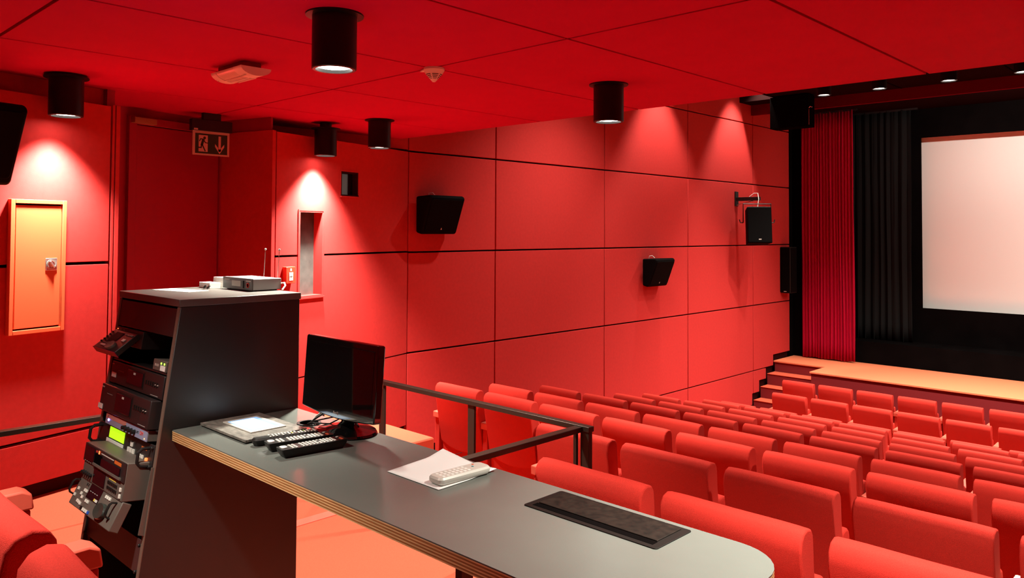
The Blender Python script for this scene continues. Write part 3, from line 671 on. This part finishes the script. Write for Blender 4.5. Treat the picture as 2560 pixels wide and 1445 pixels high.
# monitor
mo = thing('monitor', 'glossy black flat monitor on a round foot at the desk', 'monitor', (-2.135, 1.46, ZD))
def ell(a, b, n=36): return [(a * math.cos(2 * math.pi * k / n), b * math.sin(2 * math.pi * k / n)) for k in range(n)]
def loft(rings, mt=None):
    vs = []; fs = []; n = len(rings[0][0])
    for poly, z, cx, cy in rings:
        for a, b in poly: vs.append((a + cx, b + cy, z))
    for j in range(len(rings) - 1):
        for k in range(n): a = j * n + k; b = j * n + (k + 1) % n; fs.append((a, b, b + n, a + n))
    fs.append(tuple(range(n - 1, -1, -1))); fs.append(tuple((len(rings) - 1) * n + k for k in range(n)))
    return MB().add(vs, fs)
part('foot', loft([(ell(0.108, 0.085), 0.0, 0, 0), (ell(0.112, 0.089), 0.004, 0, 0), (ell(0.108, 0.085), 0.010, 0, 0), (ell(0.085, 0.065), 0.014, 0, 0.002), (ell(0.045, 0.032), 0.020, 0, 0.006),
                   (ell(0.034, 0.022), 0.032, 0, 0.010), (ell(0.030, 0.018), 0.060, 0, 0.016), (ell(0.032, 0.016), 0.105, 0, 0.022)]), GLOSS, mo, smooth=True)
TM = Matrix.Translation((0, -0.022, 0.181)) @ Matrix.Rotation(R(-4), 4, 'X')
hw, hh = 0.200, 0.117
bot = [(hw * (1 - 2 * k / 12), -hh - 0.014 * math.sin(math.pi * k / 12)) for k in range(13)]
outl = [(-hw + 0.004, hh), (hw - 0.004, hh), (hw, hh - 0.006)] + bot + [(-hw, hh - 0.006)]
part('casing', MB().prism(outl, -0.012, 0.016, 'y', None, TM), GLOSS, mo, bev=0.004, seg=3)
part('back_shell', MB().prism([(a * 0.8, b * 0.75) for a, b in outl], 0.016, 0.045, 'y', None, TM), PLAS, mo, bev=0.012, seg=3)
part('display', MB().box(-hw + 0.016, hw - 0.016, -0.0128, -0.012, -hh + 0.026, hh - 0.020, None, TM), GLASSB, mo)
part('display_edge', MB().box(-hw + 0.014, hw - 0.014, -0.0135, -0.0128, hh - 0.020, hh - 0.0185, None, TM), PLAS, mo)
text_part('BenQ', 0.012, LPRT, mo, TM @ Matrix.Translation((0, -0.0124, -hh + 0.004)) @ Matrix.Rotation(R(90), 4, 'X'))
mc = MB()
part('cable', MB().tube([(-0.185, -0.020, 0.002), (-0.165, -0.012, 0.018), (-0.12, 0.0, 0.045), (-0.09, 0.03, 0.08), (-0.05, 0.035, 0.11)], 0.0028), PLAS, mo)
part('cable', MB().tube([(-0.183, -0.026, 0.002), (-0.155, -0.02, 0.014), (-0.10, 0.02, 0.030), (-0.05, 0.035, 0.07)], 0.0025), PLAS, mo)
part('cable', MB().tube([(-0.18, -0.032, 0.002), (-0.15, -0.03, 0.010), (-0.09, -0.005, 0.013), (-0.03, 0.03, 0.05)], 0.0022), PLAS, mo)
part('cable', MB().tube([(-0.187, -0.014, 0.002), (-0.17, -0.004, 0.024), (-0.13, 0.012, 0.055), (-0.10, 0.035, 0.085)], 0.0035), WHTC, mo)

# remote controls on the desk
def remote(label, x, y, ang, L, W_, style):
    t = thing('remote_control', label, 'remote', (x, y, ZD), (0, 0, ang), 'remote controls on the desk')
    H_ = 0.026
    if style == 'slim':
        b = loft([(rr(-W_ / 2 + 0.006, W_ / 2 - 0.006, -L / 2 + 0.006, L / 2 - 0.004, 0.012), 0.0, 0, 0), (rr(-W_ / 2 + 0.001, W_ / 2 - 0.001, -L / 2 + 0.001, L / 2, 0.014), 0.010, 0, 0), (rr(-W_ / 2, W_ / 2, -L / 2, L / 2, 0.015), 0.018, 0, 0), (rr(-W_ / 2 + 0.006, W_ / 2 - 0.006, -L / 2 + 0.006, L / 2 - 0.004, 0.011), 0.0235, 0, 0)])
        H_ = 0.0235
    else:
        b = loft([(rr(-W_ / 2 + 0.006, W_ / 2 - 0.006, -L / 2 + 0.012, L / 2 - 0.012, 0.005), 0.0, 0, 0), (rr(-W_ / 2 + 0.001, W_ / 2 - 0.001, -L / 2 + 0.002, L / 2 - 0.002, 0.005), 0.016, 0, 0), (rr(-W_ / 2, W_ / 2, -L / 2, L / 2, 0.005), H_, 0, 0)])
    part('body', b, PLAS, t, smooth=True)
    def bt(px, py, sx, sy, m, nm='button'):
        part(nm, MB().prism(rr(px - sx, px + sx, py - sy, py + sy, min(sx, sy) * 0.7, 2), H_, H_ + 0.0016, 'z'), m, t)
    rnd = random.Random(int(abs(x) * 1000))
    if style == 'slim':
        for r_ in range(15):
            yy = -L / 2 + 0.052 + r_ * 0.0098
            for c in range(3):
                if rnd.random() < 0.12: continue
                m = YELB if (r_, c) == (7, 1) else GRNB if (r_, c) == (11, 0) else BTN
                bt((c - 1) * W_ * 0.26, yy, 0.0034, 0.0026, m)
        part('thumb_strip', MB().prism(rr(-0.014, -0.004, -L / 2 + 0.006, -L / 2 + 0.055, 0.004), H_, H_ + 0.0008, 'z'), CHROME, t)
    else:
        bt(-0.006, -L / 2 + 0.016, 0.013, 0.009, BTN, 'large_button')
        for r_ in range(13):
            yy = -L / 2 + 0.036 + r_ * 0.0108
            for c in range(4):
                if r_ in (2,) or (r_ == 8 and c == 1): continue
                bt((c - 1.5) * W_ * 0.22, yy, 0.0038, 0.0034, BTN)
        bt(-W_ * 0.3, L / 2 - 0.018, 0.004, 0.004, WPL); bt(W_ * 0.08, L / 2 - 0.016, 0.004, 0.004, REDB, 'red_button'); bt(W_ * 0.30, L / 2 - 0.016, 0.004, 0.004, REDB, 'red_button')
    return t
remote('slim black remote lying half on the mottled board', -2.178, 1.264, R(-13), 0.195, 0.038, 'slim')
remote('black remote with white keys, middle of the three on the desk', -2.100, 1.268, R(-11), 0.200, 0.046, 'key')
remote('black remote with white keys, nearest the plywood edge of the three', -2.022, 1.265, R(-7), 0.205, 0.048, 'key')

# papers and white remote
pp = MB()
nx_, ny_ = 14, 12
def curl(u, v):  # u along x 0..1, v along y 0..1
    return 0.0012 + 0.012 * max(0, v - 0.72) * max(0, 0.55 - u) * 6 + 0.006 * max(0, u - 0.75) * max(0, v - 0.5) * 8
q00, q10, q11, q01 = Vector((-1.712, 1.302)), Vector((-1.500, 1.300)), Vector((-1.508, 1.512)), Vector((-1.742, 1.525))
vs = []; fs = []
for j in range(ny_ + 1):
    for i in range(nx_ + 1):
        u, v = i / nx_, j / ny_; p = (q00 * (1 - u) + q10 * u) * (1 - v) + (q01 * (1 - u) + q11 * u) * v
        vs.append((p.x, p.y, curl(u, v)))
for j in range(ny_):
    for i in range(nx_): a = j * (nx_ + 1) + i; fs.append((a, a + 1, a + nx_ + 2, a + nx_ + 1))
o = solo('paper_sheets', MB().add(vs, fs), PAPER, 'loose white paper sheets under the white remote on the desk', 'paper', (0, 0, ZD), smooth=True)
thick(o, 0.0008).modifiers[-1].offset = -1
wr = thing('remote_control', 'white remote control lying on the paper sheets', 'remote', (-1.530, 1.400, ZD + 0.0045), (0, 0, R(-3)), 'remote controls on the desk')
part('body', loft([(rr(-0.024, 0.024, -0.082, 0.082, 0.012), 0.0, 0, 0), (rr(-0.028, 0.028, -0.087, 0.087, 0.014), 0.006, 0, 0), (rr(-0.028, 0.028, -0.087, 0.087, 0.014), 0.014, 0, 0), (rr(-0.024, 0.024, -0.083, 0.083, 0.012), 0.019, 0, 0)]), WPL, wr, smooth=True)
for r_ in range(7):
    for c in range(3): part('button', MB().prism(rr(-0.004 + (c - 1) * 0.014, 0.004 + (c - 1) * 0.014, -0.07 + r_ * 0.014, -0.062 + r_ * 0.014, 0.002, 2), 0.019, 0.0196, 'z'), CARD, wr)
part('button', MB().prism(rr(-0.018, -0.011, 0.052, 0.057, 0.002, 2), 0.019, 0.020, 'z'), REDB, wr, label='red button')
part('button', MB().prism(rr(-0.004, 0.003, 0.040, 0.045, 0.002, 2), 0.019, 0.020, 'z'), mat('teal_button', (0.02, 0.25, 0.30), 0.4), wr, label='teal button')

# ------------------------------------------------------------------ equipment cabinet and its devices
ZK = EZ - 0.232; XC0, XC1 = -3.080, -2.560
cbn = thing('equipment_cabinet', 'tall black laminate equipment rack with slanted open front', 'cabinet', (0, 0, ZL))
HT = ZK - ZL
def side(x0, x1): return MB().prism([(0.91, 0.0), (1.540, 0.0), (1.540, HT - 0.024), (1.103, HT - 0.024)], x0, x1, 'x')
part('side_panel', side(XC1 - 0.018, XC1), LAMD, cbn, bev=0.0015, seg=1)
part('side_panel', side(XC0, XC0 + 0.018), LAMD, cbn, bev=0.0015, seg=1)
part('top_panel', MB().box(XC0 - 0.002, XC1 + 0.002, 1.098, 1.545, HT - 0.024, HT), LAMT, cbn, bev=0.0015, seg=1)
part('back_panel', MB().box(XC0 + 0.018, XC1 - 0.018, 1.51, 1.535, 0.0, HT - 0.024), BLACKW, cbn)
part('bottom_shelf', MB().box(XC0 + 0.018, XC1 - 0.018, 0.93, 1.51, 0.02, 0.04), mat('grey_shelf', (0.05, 0.055, 0.05), 0.5), cbn)
# rack frame space: x to the right, y into the rack, z up the slope; origin at the top left corner of the slanted front
sl = Vector((0, 0.138, 0.9904)); inn = Vector((0, 0.9904, -0.138))
TR = Matrix(((1, 0, 0, XC0), (0, inn.y, sl.y, 1.103), (0, inn.z, sl.z, ZK - 0.024), (0, 0, 0, 1)))
TRL = Matrix.Translation((0, 0, -ZL)) @ TR
for x0, x1 in ((0.0, 0.018), (0.502, 0.520)):
    part('front_edge', MB().box(x0, x1, -0.003, 0.0, -1.38, -0.002, None, TRL), mat('worn_edge_brown', (0.16, 0.10, 0.075), 0.45) if x0 == 0 else bpy.data.materials['worn_edge_brown'], cbn)
for nm, x0, x1 in (('rack_rail', 0.020, 0.036), ('rack_rail', 0.484, 0.500)):
    rl = part(nm, MB().box(x0, x1, 0.012, 0.016, -1.36, -0.01, None, TRL), mat('zinc_rail', (0.35, 0.20, 0.16), 0.35, metal=0.7) if x0 < 0.1 else bpy.data.materials['zinc_rail'], cbn)
    hm = MB()
    for k in range(58): hm.box((x0 + x1) / 2 - 0.003, (x0 + x1) / 2 + 0.003, 0.0112, 0.012, -0.03 - k * 0.0225, -0.024 - k * 0.0225, None, TRL)
    part('rail_holes', hm, DGREY, rl, stuff=True)
part('blanking_plate', MB().box(0.020, 0.500, -0.002, 0.004, -0.100, -0.008, None, TRL), EQ, cbn)
part('blanking_plate', MB().box(0.020, 0.500, 0.006, 0.010, -0.845, -0.745, None, TRL), mat('red_lit_dark_plate', (0.05, 0.02, 0.02), 0.5), cbn)  # red light falling on the lower plate is put into its colour
def screws(par, T, z0, z1, xs=(0.028, 0.492)):
    for x in xs:
        for z in (z0, z1): part('screw', MB().lathe([(0.0055, 0.0), (0.0055, 0.006), (0.004, 0.008), (0, 0.008)], 10, None, T @ Matrix.Translation((x, 0, z)) @ Matrix.Rotation(R(90), 4, 'X')), BLK, par)
screws(cbn, TRL, -0.835, -0.755)
def rackthing(name, label, cat): return thing(name, label, cat, (0, 0, 0))
def RB(p, nm, x0, x1, y0, y1, z0, z1, m, bev=0, **k): return part(nm, MB().box(x0, x1, y0, y1, z0, z1, None, TR), m, p, bev=bev, **k)

# 1 small edit recorder with folded out console
r1 = rackthing('tape_recorder', 'small black half width recorder with folded out control console, top of the rack', 'recorder')
RB(r1, 'body', 0.022, 0.265, -0.004, 0.26, -0.165, -0.105, EQ, 0.002)
RB(r1, 'front_window', 0.085, 0.215, -0.0055, -0.004, -0.150, -0.118, EQD)
RB(r1, 'cassette_slot', 0.040, 0.07, -0.0055, -0.004, -0.135, -0.125, DGREY)
for k in range(3): RB(r1, 'indicator', 0.030 + 0.03 * k, 0.034 + 0.03 * k, -0.0055, -0.004, -0.115, -0.112, LPRT if k else LEDR)
TC = TR @ Matrix.Translation((0.0, -0.004, -0.168)) @ Matrix.Rotation(R(62), 4, 'X')   # console plane folded outwards
# local console coords: x right, z down the console is negative, y thickness
def CB(par, nm, x0, x1, y0, y1, z0, z1, m, bev=0, T=None): return part(nm, MB().box(x0, x1, y0, y1, z0, z1, None, T or TC), m, par, bev=bev)
TC = Matrix.Translation((-3.050, 1.072, EZ - 0.368)) @ Matrix.Rotation(R(-54), 4, 'X') @ Matrix.Diagonal((0.82, 0.8, 0.50, 1))
cs1 = CB(r1, 'console', 0.012, 0.262, 0.0, 0.026, -0.185, 0.0, EQ, 0.002)
CB(cs1, 'display', 0.065, 0.150, -0.0015, 0.0, -0.110, -0.020, EQD)
part('jog_wheel', MB().lathe([(0.036, 0.0), (0.036, 0.008), (0.034, 0.011), (0.028, 0.011), (0, 0.009)], 30, None, TC @ Matrix.Translation((0.165, 0, -0.145)) @ Matrix.Rotation(R(90), 4, 'X')), EQG, cs1, smooth=True)
for k in range(4): CB(cs1, 'button', 0.055 + 0.013 * k, 0.065 + 0.013 * k, -0.003, 0.0, -0.158, -0.143, BTN)
CB(cs1, 'button', 0.108, 0.116, -0.003, 0.0, -0.158, -0.143, BLUEB)
for k in range(2): CB(cs1, 'button', 0.200 + 0.014 * k, 0.211 + 0.014 * k, -0.003, 0.0, -0.088, -0.066, BTN)
for k in range(5): CB(cs1, 'key', 0.022 + 0.004 * (k % 2), 0.031 + 0.004 * (k % 2), -0.006, 0.0, -0.035 - 0.024 * k, -0.026 - 0.024 * k, PLAS)
for k in range(5): CB(cs1, 'key', 0.170 + 0.016 * k, 0.179 + 0.016 * k, -0.003, 0.0, -0.032, -0.022, BTNG)
for k in range(6): CB(cs1, 'key', 0.040 + 0.016 * k, 0.048 + 0.016 * k, -0.002, 0.0, -0.132, -0.128, BTNG)
CB(cs1, 'front_lip', 0.012, 0.262, -0.001, 0.028, -0.190, -0.185, DOORM)
# 2 router
r2_ = rackthing('network_box', 'small grey box with green lights and white sticker in the rack', 'router')
RB(r2_, 'body', 0.375, 0.480, 0.0, 0.14, -0.218, -0.182, EQG, 0.002)
RB(r2_, 'sticker', 0.436, 0.474, -0.001, 0.0, -0.215, -0.198, CARD)
for x in (0.437, 0.462): RB(r2_, 'light', x, x + 0.006, -0.0015, 0.0, -0.195, -0.189, LEDG)
for k in range(3): RB(r2_, 'port', 0.392 + 0.011 * k, 0.397 + 0.011 * k, -0.001, 0.0, -0.204, -0.196, LPRT)
part('rack_shelf', MB().box(0.022, 0.498, 0.0, 0.40, -0.224, -0.219, None, TRL), EQ, cbn)
# 3, 4 disc players
def player(label, z0, z1, pro, stick, inset):
    p = rackthing('disc_player', label, 'player')
    RB(p, 'body', 0.030 + inset, 0.490 - inset, -pro, 0.30, z0, z1, EQ, 0.003)
    yf = -pro
    zt = z1 - (z1 - z0) * 0.16
    RB(p, 'disc_tray', 0.19, 0.325, yf - 0.003, yf, z0 + 0.018, zt, EQD, 0.001)
    RB(p, 'tray_frame', 0.183, 0.332, yf - 0.001, yf, z0 + 0.012, zt + 0.006, PLAS)
    RB(p, 'disc_logo', 0.245, 0.262, yf - 0.0036, yf - 0.003, zt - 0.013, zt - 0.006, LPRT)
    for k in range(6): RB(p, 'key', 0.348 + 0.018 * k, 0.356 + 0.018 * k, yf - 0.003, yf, zt - 0.030, zt - 0.016, PLAS)
    for k in range(2): RB(p, 'indicator', 0.430 + 0.018 * k, 0.433 + 0.018 * k, yf - 0.0035, yf, zt - 0.024, zt - 0.021, LPRT)
    RB(p, 'sticker', stick[0], stick[0] + 0.040, yf - 0.0015, yf, stick[1], stick[1] + 0.017, CARD)
    RB(p, 'maker_mark', 0.036 + inset, 0.055 + inset, yf - 0.001, yf, z1 - 0.013, z1 - 0.009, LPRT)
    RB(p, 'print_line', 0.10, 0.15, yf - 0.001, yf, z1 - 0.03, z1 - 0.0285, BTNG)
    RB(p, 'print_line', 0.40, 0.46, yf - 0.001, yf, z0 + 0.006, z0 + 0.008, BTNG)
    return p
player('black disc player, upper of the two in the rack', -0.305, -0.228, 0.004, (0.045, -0.284), 0.0)
player('black disc player protruding from the rack, lower of the two', -0.400, -0.308, 0.030, (0.036, -0.395), 0.012)
part('rack_shelf', MB().box(0.022, 0.498, 0.0, 0.40, -0.405, -0.401, None, TRL), EQ, cbn)
# 5 silver amplifier
am = rackthing('amplifier', 'slim silver blue amplifier with four black knobs in the rack', 'amplifier')
RB(am, 'body', 0.105, 0.470, -0.020, 0.20, -0.438, -0.404, EQG, 0.001)
RB(am, 'front_panel', 0.105, 0.470, -0.023, -0.020, -0.4385, -0.4035, SILV)
RB(am, 'salmon_band', 0.107, 0.290, -0.0236, -0.023, -0.420, -0.405, mat('salmon_panel', (0.55, 0.20, 0.16), 0.4))
for k in range(4):
    part('knob', MB().lathe([(0.0075, 0.0), (0.0065, 0.014), (0, 0.014)], 14, None, TR @ Matrix.Translation((0.290 + 0.027 * k, -0.023, -0.424)) @ Matrix.Rotation(R(90), 4, 'X')), PLAS, am, smooth=True)
part('power_light', MB().lathe([(0.0045, 0.0), (0.0035, 0.002), (0, 0.003)], 12, None, TR @ Matrix.Translation((0.135, -0.0235, -0.424)) @ Matrix.Rotation(R(90), 4, 'X')), LEDB, am)
part('small_light', MB().lathe([(0.0025, 0.0), (0, 0.002)], 8, None, TR @ Matrix.Translation((0.452, -0.023, -0.432)) @ Matrix.Rotation(R(90), 4, 'X')), mat('orange_led', (1, .4, .1), 0.4, emit=(1, 0.35, 0.1), est=3), am)
text_part('art', 0.016, DGREY, am, TR @ Matrix.Translation((0.392, -0.0232, -0.420)) @ Matrix.Rotation(R(90), 4, 'X'))
text_part('S2M', 0.016, RPRT, am, TR @ Matrix.Translation((0.425, -0.0232, -0.420)) @ Matrix.Rotation(R(90), 4, 'X'))
part('panel_mark', MB().prism([(0.118, -0.416), (0.135, -0.409), (0.130, -0.414)], -0.0242, -0.0236, 'y', None, TR), DGREY, am)
# 6 LCD controller
lc = rackthing('rack_controller', 'black rack controller with green display and two bow handles', 'controller')
RB(lc, 'front_panel', 0.020, 0.500, -0.006, 0.0, -0.521, -0.446, EQ, 0.001)
RB(lc, 'body', 0.040, 0.480, 0.0, 0.28, -0.516, -0.450, EQ)
RB(lc, 'green_display', 0.118, 0.252, -0.0075, -0.006, -0.486, -0.450, LCDM)
RB(lc, 'label_strip', 0.100, 0.252, -0.0085, -0.006, -0.503, -0.491, CARD)
for k in range(5): RB(lc, 'button', 0.108 + 0.034 * k, 0.122 + 0.034 * k, -0.010, -0.006, -0.519, -0.505, WPL if k == 3 else BTN)
for dx, dz in ((0, 0.020), (0, -0.020), (0, 0), (-0.021, 0), (0.021, 0)): RB(lc, 'button', 0.317 + dx, 0.331 + dx, -0.010, -0.006, -0.500 + dz, -0.486 + dz, BTN)
for k in range(2): RB(lc, 'button', 0.395 + 0.020 * k, 0.408 + 0.020 * k, -0.010, -0.006, -0.506, -0.490, BTN)
RB(lc, 'lit_switch', 0.452, 0.462, -0.012, -0.006, -0.512, -0.492, mat('lit_red_switch', (1, .2, .1), 0.4, emit=(1.0, 0.20, 0.05), est=1.6))
text_part('GEFEN', 0.010, mat('orange_print', (0.6, 0.12, 0.02), 0.5), lc, TR @ Matrix.Translation((0.425, -0.0064, -0.466)) @ Matrix.Rotation(R(90), 4, 'X')) if False else RB(lc, 'orange_lettering', 0.402, 0.446, -0.0066, -0.006, -0.472, -0.464, mat('orange_print', (0.6, 0.12, 0.02), 0.5))
for x in (0.045, 0.478):
    part('bow_handle', MB().tube([(x, -0.004, -0.456), (x, -0.035, -0.458), (x, -0.046, -0.470), (x, -0.046, -0.502), (x, -0.035, -0.513), (x, -0.004, -0.515)], 0.0055, 8, None, TR), BLK, lc, smooth=True)
screws(lc, TR @ Matrix.Translation((0, -0.006, 0)), -0.513, -0.455)
# 7 large tape deck, protruding and levelled, with folded out console
vt = rackthing('video_tape_deck', 'big grey video tape deck with tilted control console and jog dial', 'recorder')
x0, x1 = 0.012, 0.425
TV = Matrix.Translation((-2.976, 0.960, EZ - 0.741)) @ Matrix.Rotation(R(-8), 4, 'X') @ Matrix.Diagonal((0.884, 0.9, 0.92, 1))      # deck front lower edge is below this origin; y into the rack
def VB(par, nm, a0, a1, b0, b1, c0, c1, m, bev=0, T=None): return part(nm, MB().box(a0, a1, b0, b1, c0, c1, None, T or TV), m, par, bev=bev)
VB(vt, 'case', x0, x1, 0.0, 0.42, -0.130, 0.0, EQG, 0.003)
VB(vt, 'top_bezel', x0, x1, -0.004, 0.0, -0.066, -0.002, EQ)
VB(vt, 'cassette_door', 0.20, 0.385, -0.008, -0.004, -0.052, -0.026, EQD)
VB(vt, 'slot_lip', 0.125, 0.40, -0.010, -0.004, -0.062, -0.054, EQG)
VB(vt, 'cassette_slot', 0.125, 0.20, -0.0055, -0.004, -0.054, -0.020, BLACKW)
VB(vt, 'meter_window', 0.022, 0.118, -0.0055, -0.004, -0.058, -0.008, EQD)
VB(vt, 'red_tag', 0.134, 0.146, -0.006, -0.004, -0.016, -0.010, RPRT)
VB(vt, 'red_lamp', 0.160, 0.167, -0.006, -0.004, -0.018, -0.007, LEDR)
VB(vt, 'print_line', 0.185, 0.31, -0.0045, -0.004, -0.014, -0.0105, LPRT)
VB(vt, 'orange_badge', 0.320, 0.385, -0.0048, -0.004, -0.020, -0.009, bpy.data.materials['orange_print'])
for k in range(5):
    VB(vt, 'level_mark', 0.030 + 0.020 * k, 0.036 + 0.020 * k, -0.0046, -0.004, -0.064, -0.062, LPRT)
    part('knob', MB().lathe([(0.0065, 0.0), (0.0055, 0.012), (0, 0.012)], 12, None, TV @ Matrix.Translation((0.030 + 0.020 * k, 0, -0.105)) @ Matrix.Rotation(R(90), 4, 'X')), PLAS, vt, smooth=True)
VB(vt, 'status_window', 0.130, 0.250, -0.002, 0.0, -0.122, -0.074, EQD)
for r_ in range(2):
    for c in range(6): VB(vt, 'key', 0.278 + 0.016 * c, 0.287 + 0.016 * c, -0.003, 0.0, -0.096 - 0.018 * r_, -0.086 - 0.018 * r_, PLAS)
VB(vt, 'yellow_print', 0.285, 0.350, -0.0005, 0.0, -0.080, -0.076, YELB)
for r_ in range(2): VB(vt, 'button', 0.398, 0.410, -0.004, 0.0, -0.098 - 0.022 * r_, -0.086 - 0.022 * r_, BTN)
part('mounting_plate', MB().prism([(0.07, -0.012), (0.30, -0.012), (0.30, -0.245), (0.105, -0.245), (0.06, -0.235)], x1 + 0.035, x1 + 0.039, 'x', None, TV), EQG, vt)
for yy, zz in ((0.125, -0.045), (0.14, -0.205)):
    part('pressed_ring', MB().lathe([(0.020, 0.0), (0.020, 0.002), (0.017, 0.003), (0.014, 0.001), (0, 0.001)], 20, None, TV @ Matrix.Translation((x1 + 0.039, yy, zz)) @ Matrix.Rotation(R(90), 4, 'Y')), EQG, vt, smooth=True)
TV2 = TV @ Matrix.Translation((0, 0.004, -0.128)) @ Matrix.Rotation(R(-20), 4, 'X') @ Matrix.Diagonal((1, 0.8, 0.60, 1))
cn = VB(vt, 'console', x0 - 0.008, x1 + 0.004, 0.0, 0.045, -0.165, 0.0, EQG, 0.003, TV2)
VB(cn, 'display', 0.125, 0.245, -0.0015, 0.0, -0.085, -0.004, EQD, 0, TV2)
for k in range(3): VB(cn, 'display_mark', 0.205 + 0.012 * k, 0.214 + 0.012 * k, -0.003, -0.0015, -0.080, -0.066, YELB if k == 0 else BTN, 0, TV2)
for k in range(4): VB(cn, 'display_mark', 0.140 + 0.022 * k, 0.153 + 0.022 * k, -0.002, -0.0015, -0.045, -0.042, LPRT, 0, TV2)
part('jog_dial', MB().lathe([(0.042, 0.0), (0.044, 0.016), (0.041, 0.022), (0.036, 0.0215), (0.0, 0.018)], 32, None, TV2 @ Matrix.Translation((0.315, 0, -0.100)) @ Matrix.Rotation(R(90), 4, 'X')), mat('dial_black', (0.03, 0.035, 0.03), 0.3), cn, smooth=True)
for bx_, bz_, m_ in ((0.020, -0.105, BTN), (0.028, -0.065, BTN), (0.072, -0.080, BTN), (0.092, -0.095, BTN), (0.090, -0.055, BTN), (0.108, -0.055, BTN), (0.070, -0.125, BTN), (0.086, -0.127, BTN), (0.102, -0.130, BTN),
                     (0.140, -0.100, BTN), (0.160, -0.100, BTN), (0.128, -0.145, PLAS), (0.152, -0.147, BTN), (0.170, -0.147, BTN), (0.188, -0.147, BTN), (0.204, -0.147, BLUEB), (0.285, -0.022, BTN), (0.303, -0.022, BTN), (0.321, -0.022, BTN)):
    VB(cn, 'button', bx_, bx_ + 0.012, -0.005, 0.0, bz_ - 0.008, bz_ + 0.008, m_, 0, TV2)
VB(cn, 'socket', 0.085, 0.092, -0.001, 0.0, -0.030, -0.015, PLAS, 0, TV2); VB(cn, 'socket', 0.100, 0.107, -0.001, 0.0, -0.030, -0.015, PLAS, 0, TV2)
for x in (x0 - 0.004, x1 - 0.035):
    part('grip', MB().tube([(x, 0.0, -0.020), (x, -0.022, -0.026), (x, -0.028, -0.040), (x, -0.028, -0.090), (x, -0.020, -0.104), (x, 0.0, -0.110)], 0.0055, 8, None, TV2), PLAS, cn, smooth=True)
# orange cables coiled at the foot of the rack
ca = thing('cable_coil', 'orange cables lying at the foot of the rack', 'cable', (0, 0, ZL + 0.04))
for k in range(4):
    part('cable', MB().tube([(-3.02 + 0.01 * k, 1.00 + 0.03 * k, 0.02 + 0.012 * k), (-2.88, 0.96 + 0.03 * k, 0.045 + 0.014 * k), (-2.72, 0.97 + 0.03 * k, 0.04 + 0.014 * k), (-2.60, 1.02 + 0.03 * k, 0.02 + 0.012 * k)], 0.011), ORNG, ca, smooth=True)
part('cable', MB().tube([(-2.60, 1.25, 0.62), (-2.64, 1.20, 0.50), (-2.61, 1.12, 0.30), (-2.63, 1.10, 0.05)], 0.010), ORNG, ca, smooth=True)

# ------------------------------------------------------------------ things on top of the cabinet
rc = thing('wireless_receiver', 'grey wireless receiver with small display and two antennas on the cabinet', 'receiver', (-2.825, 1.490, ZK), (0, 0, R(0)))
part('case', MB().box(-0.115, 0.115, -0.055, 0.060, 0.004, 0.046), RECV, rc, bev=0.002)
part('front_panel', MB().box(-0.116, 0.116, -0.060, -0.055, 0.003, 0.047), mat('receiver_dark_front', (0.07, 0.065, 0.06), 0.4), rc, bev=0.001)
part('display', MB().box(-0.040, 0.030, -0.0612, -0.060, 0.015, 0.036), mat('receiver_display', (0.45, 0.48, 0.42), 0.3), rc)
part('slider', MB().box(0.048, 0.054, -0.063, -0.060, 0.010, 0.038), PLAS, rc)
part('red_ring', MB().lathe([(0.010, 0), (0.010, 0.0015), (0.007, 0.0015), (0.007, 0)], 18, None, Matrix.Translation((0.085, -0.060, 0.022)) @ Matrix.Rotation(R(90), 4, 'X')), RPRT, rc)
part('lettering', MB().box(-0.10, -0.06, -0.0605, -0.060, 0.036, 0.039).box(0.070, 0.105, -0.0605, -0.060, 0.036, 0.039), LPRT, rc)
for x in (-0.03, 0.075):
    a_ = part('antenna', MB().tube([(x, 0.066, 0.02), (x + 0.010, 0.064, 0.085), (x + 0.022, 0.060, 0.150)], 0.0016, 6), CHROME, rc)
    part('antenna_tip', MB().lathe([(0, -0.004), (0.0036, -0.003), (0.0042, 0.0), (0.0036, 0.003), (0, 0.004)], 10, None, Matrix.Translation((x + 0.0225, 0.060, 0.153))), WPL, a_, smooth=True)
part('cable', MB().tube([(0.10, 0.06, 0.025), (0.125, 0.068, 0.028), (0.145, 0.060, 0.018), (0.150, 0.045, 0.004)], 0.0035, 6), WHTC, rc)
part('foot', MB().box(-0.10, -0.08, -0.05, -0.03, 0.0, 0.004), PLAS, rc); part('foot', MB().box(0.08, 0.10, -0.05, -0.03, 0.0, 0.004), PLAS, rc)
part('foot', MB().box(-0.10, -0.08, 0.03, 0.05, 0.0, 0.004), PLAS, rc); part('foot', MB().box(0.08, 0.10, 0.03, 0.05, 0.0, 0.004), PLAS, rc)
solo('paper_sheet', MB().box(-0.105, 0.105, -0.045, 0.045, 0.0, 0.0015), PAPER, 'single white sheet lying flat on the left of the cabinet top', 'paper', (-2.945, 1.265, ZK), (0, 0, R(14)))
b1 = thing('card_stack', 'small stack of white cards left of the receiver', 'cards', (-3.02, 1.48, ZK))
for k in range(6): part('card', MB().box(-0.045 + 0.001 * (k % 3), 0.045, -0.03, 0.03, 0.0065 * k, 0.0065 * k + 0.006), CARD, b1)
solo('card_box', MB().box(-0.045, 0.045, -0.022, 0.022, 0.0, 0.022), CARD, 'low white box in front of the white card stack', 'box', (-3.0, 1.405, ZK), bev=0.001)
cl = thing('cable_clip', 'two tiny dark clip plugs lying by the white box', 'plug', (-2.925, 1.355, ZK))
for x in (-0.016, 0.014): part('plug', MB().tube([(x, 0, 0.006), (x + 0.012, -0.004, 0.010), (x + 0.018, 0.0, 0.016)], 0.004, 8), PLAS, cl, smooth=True)
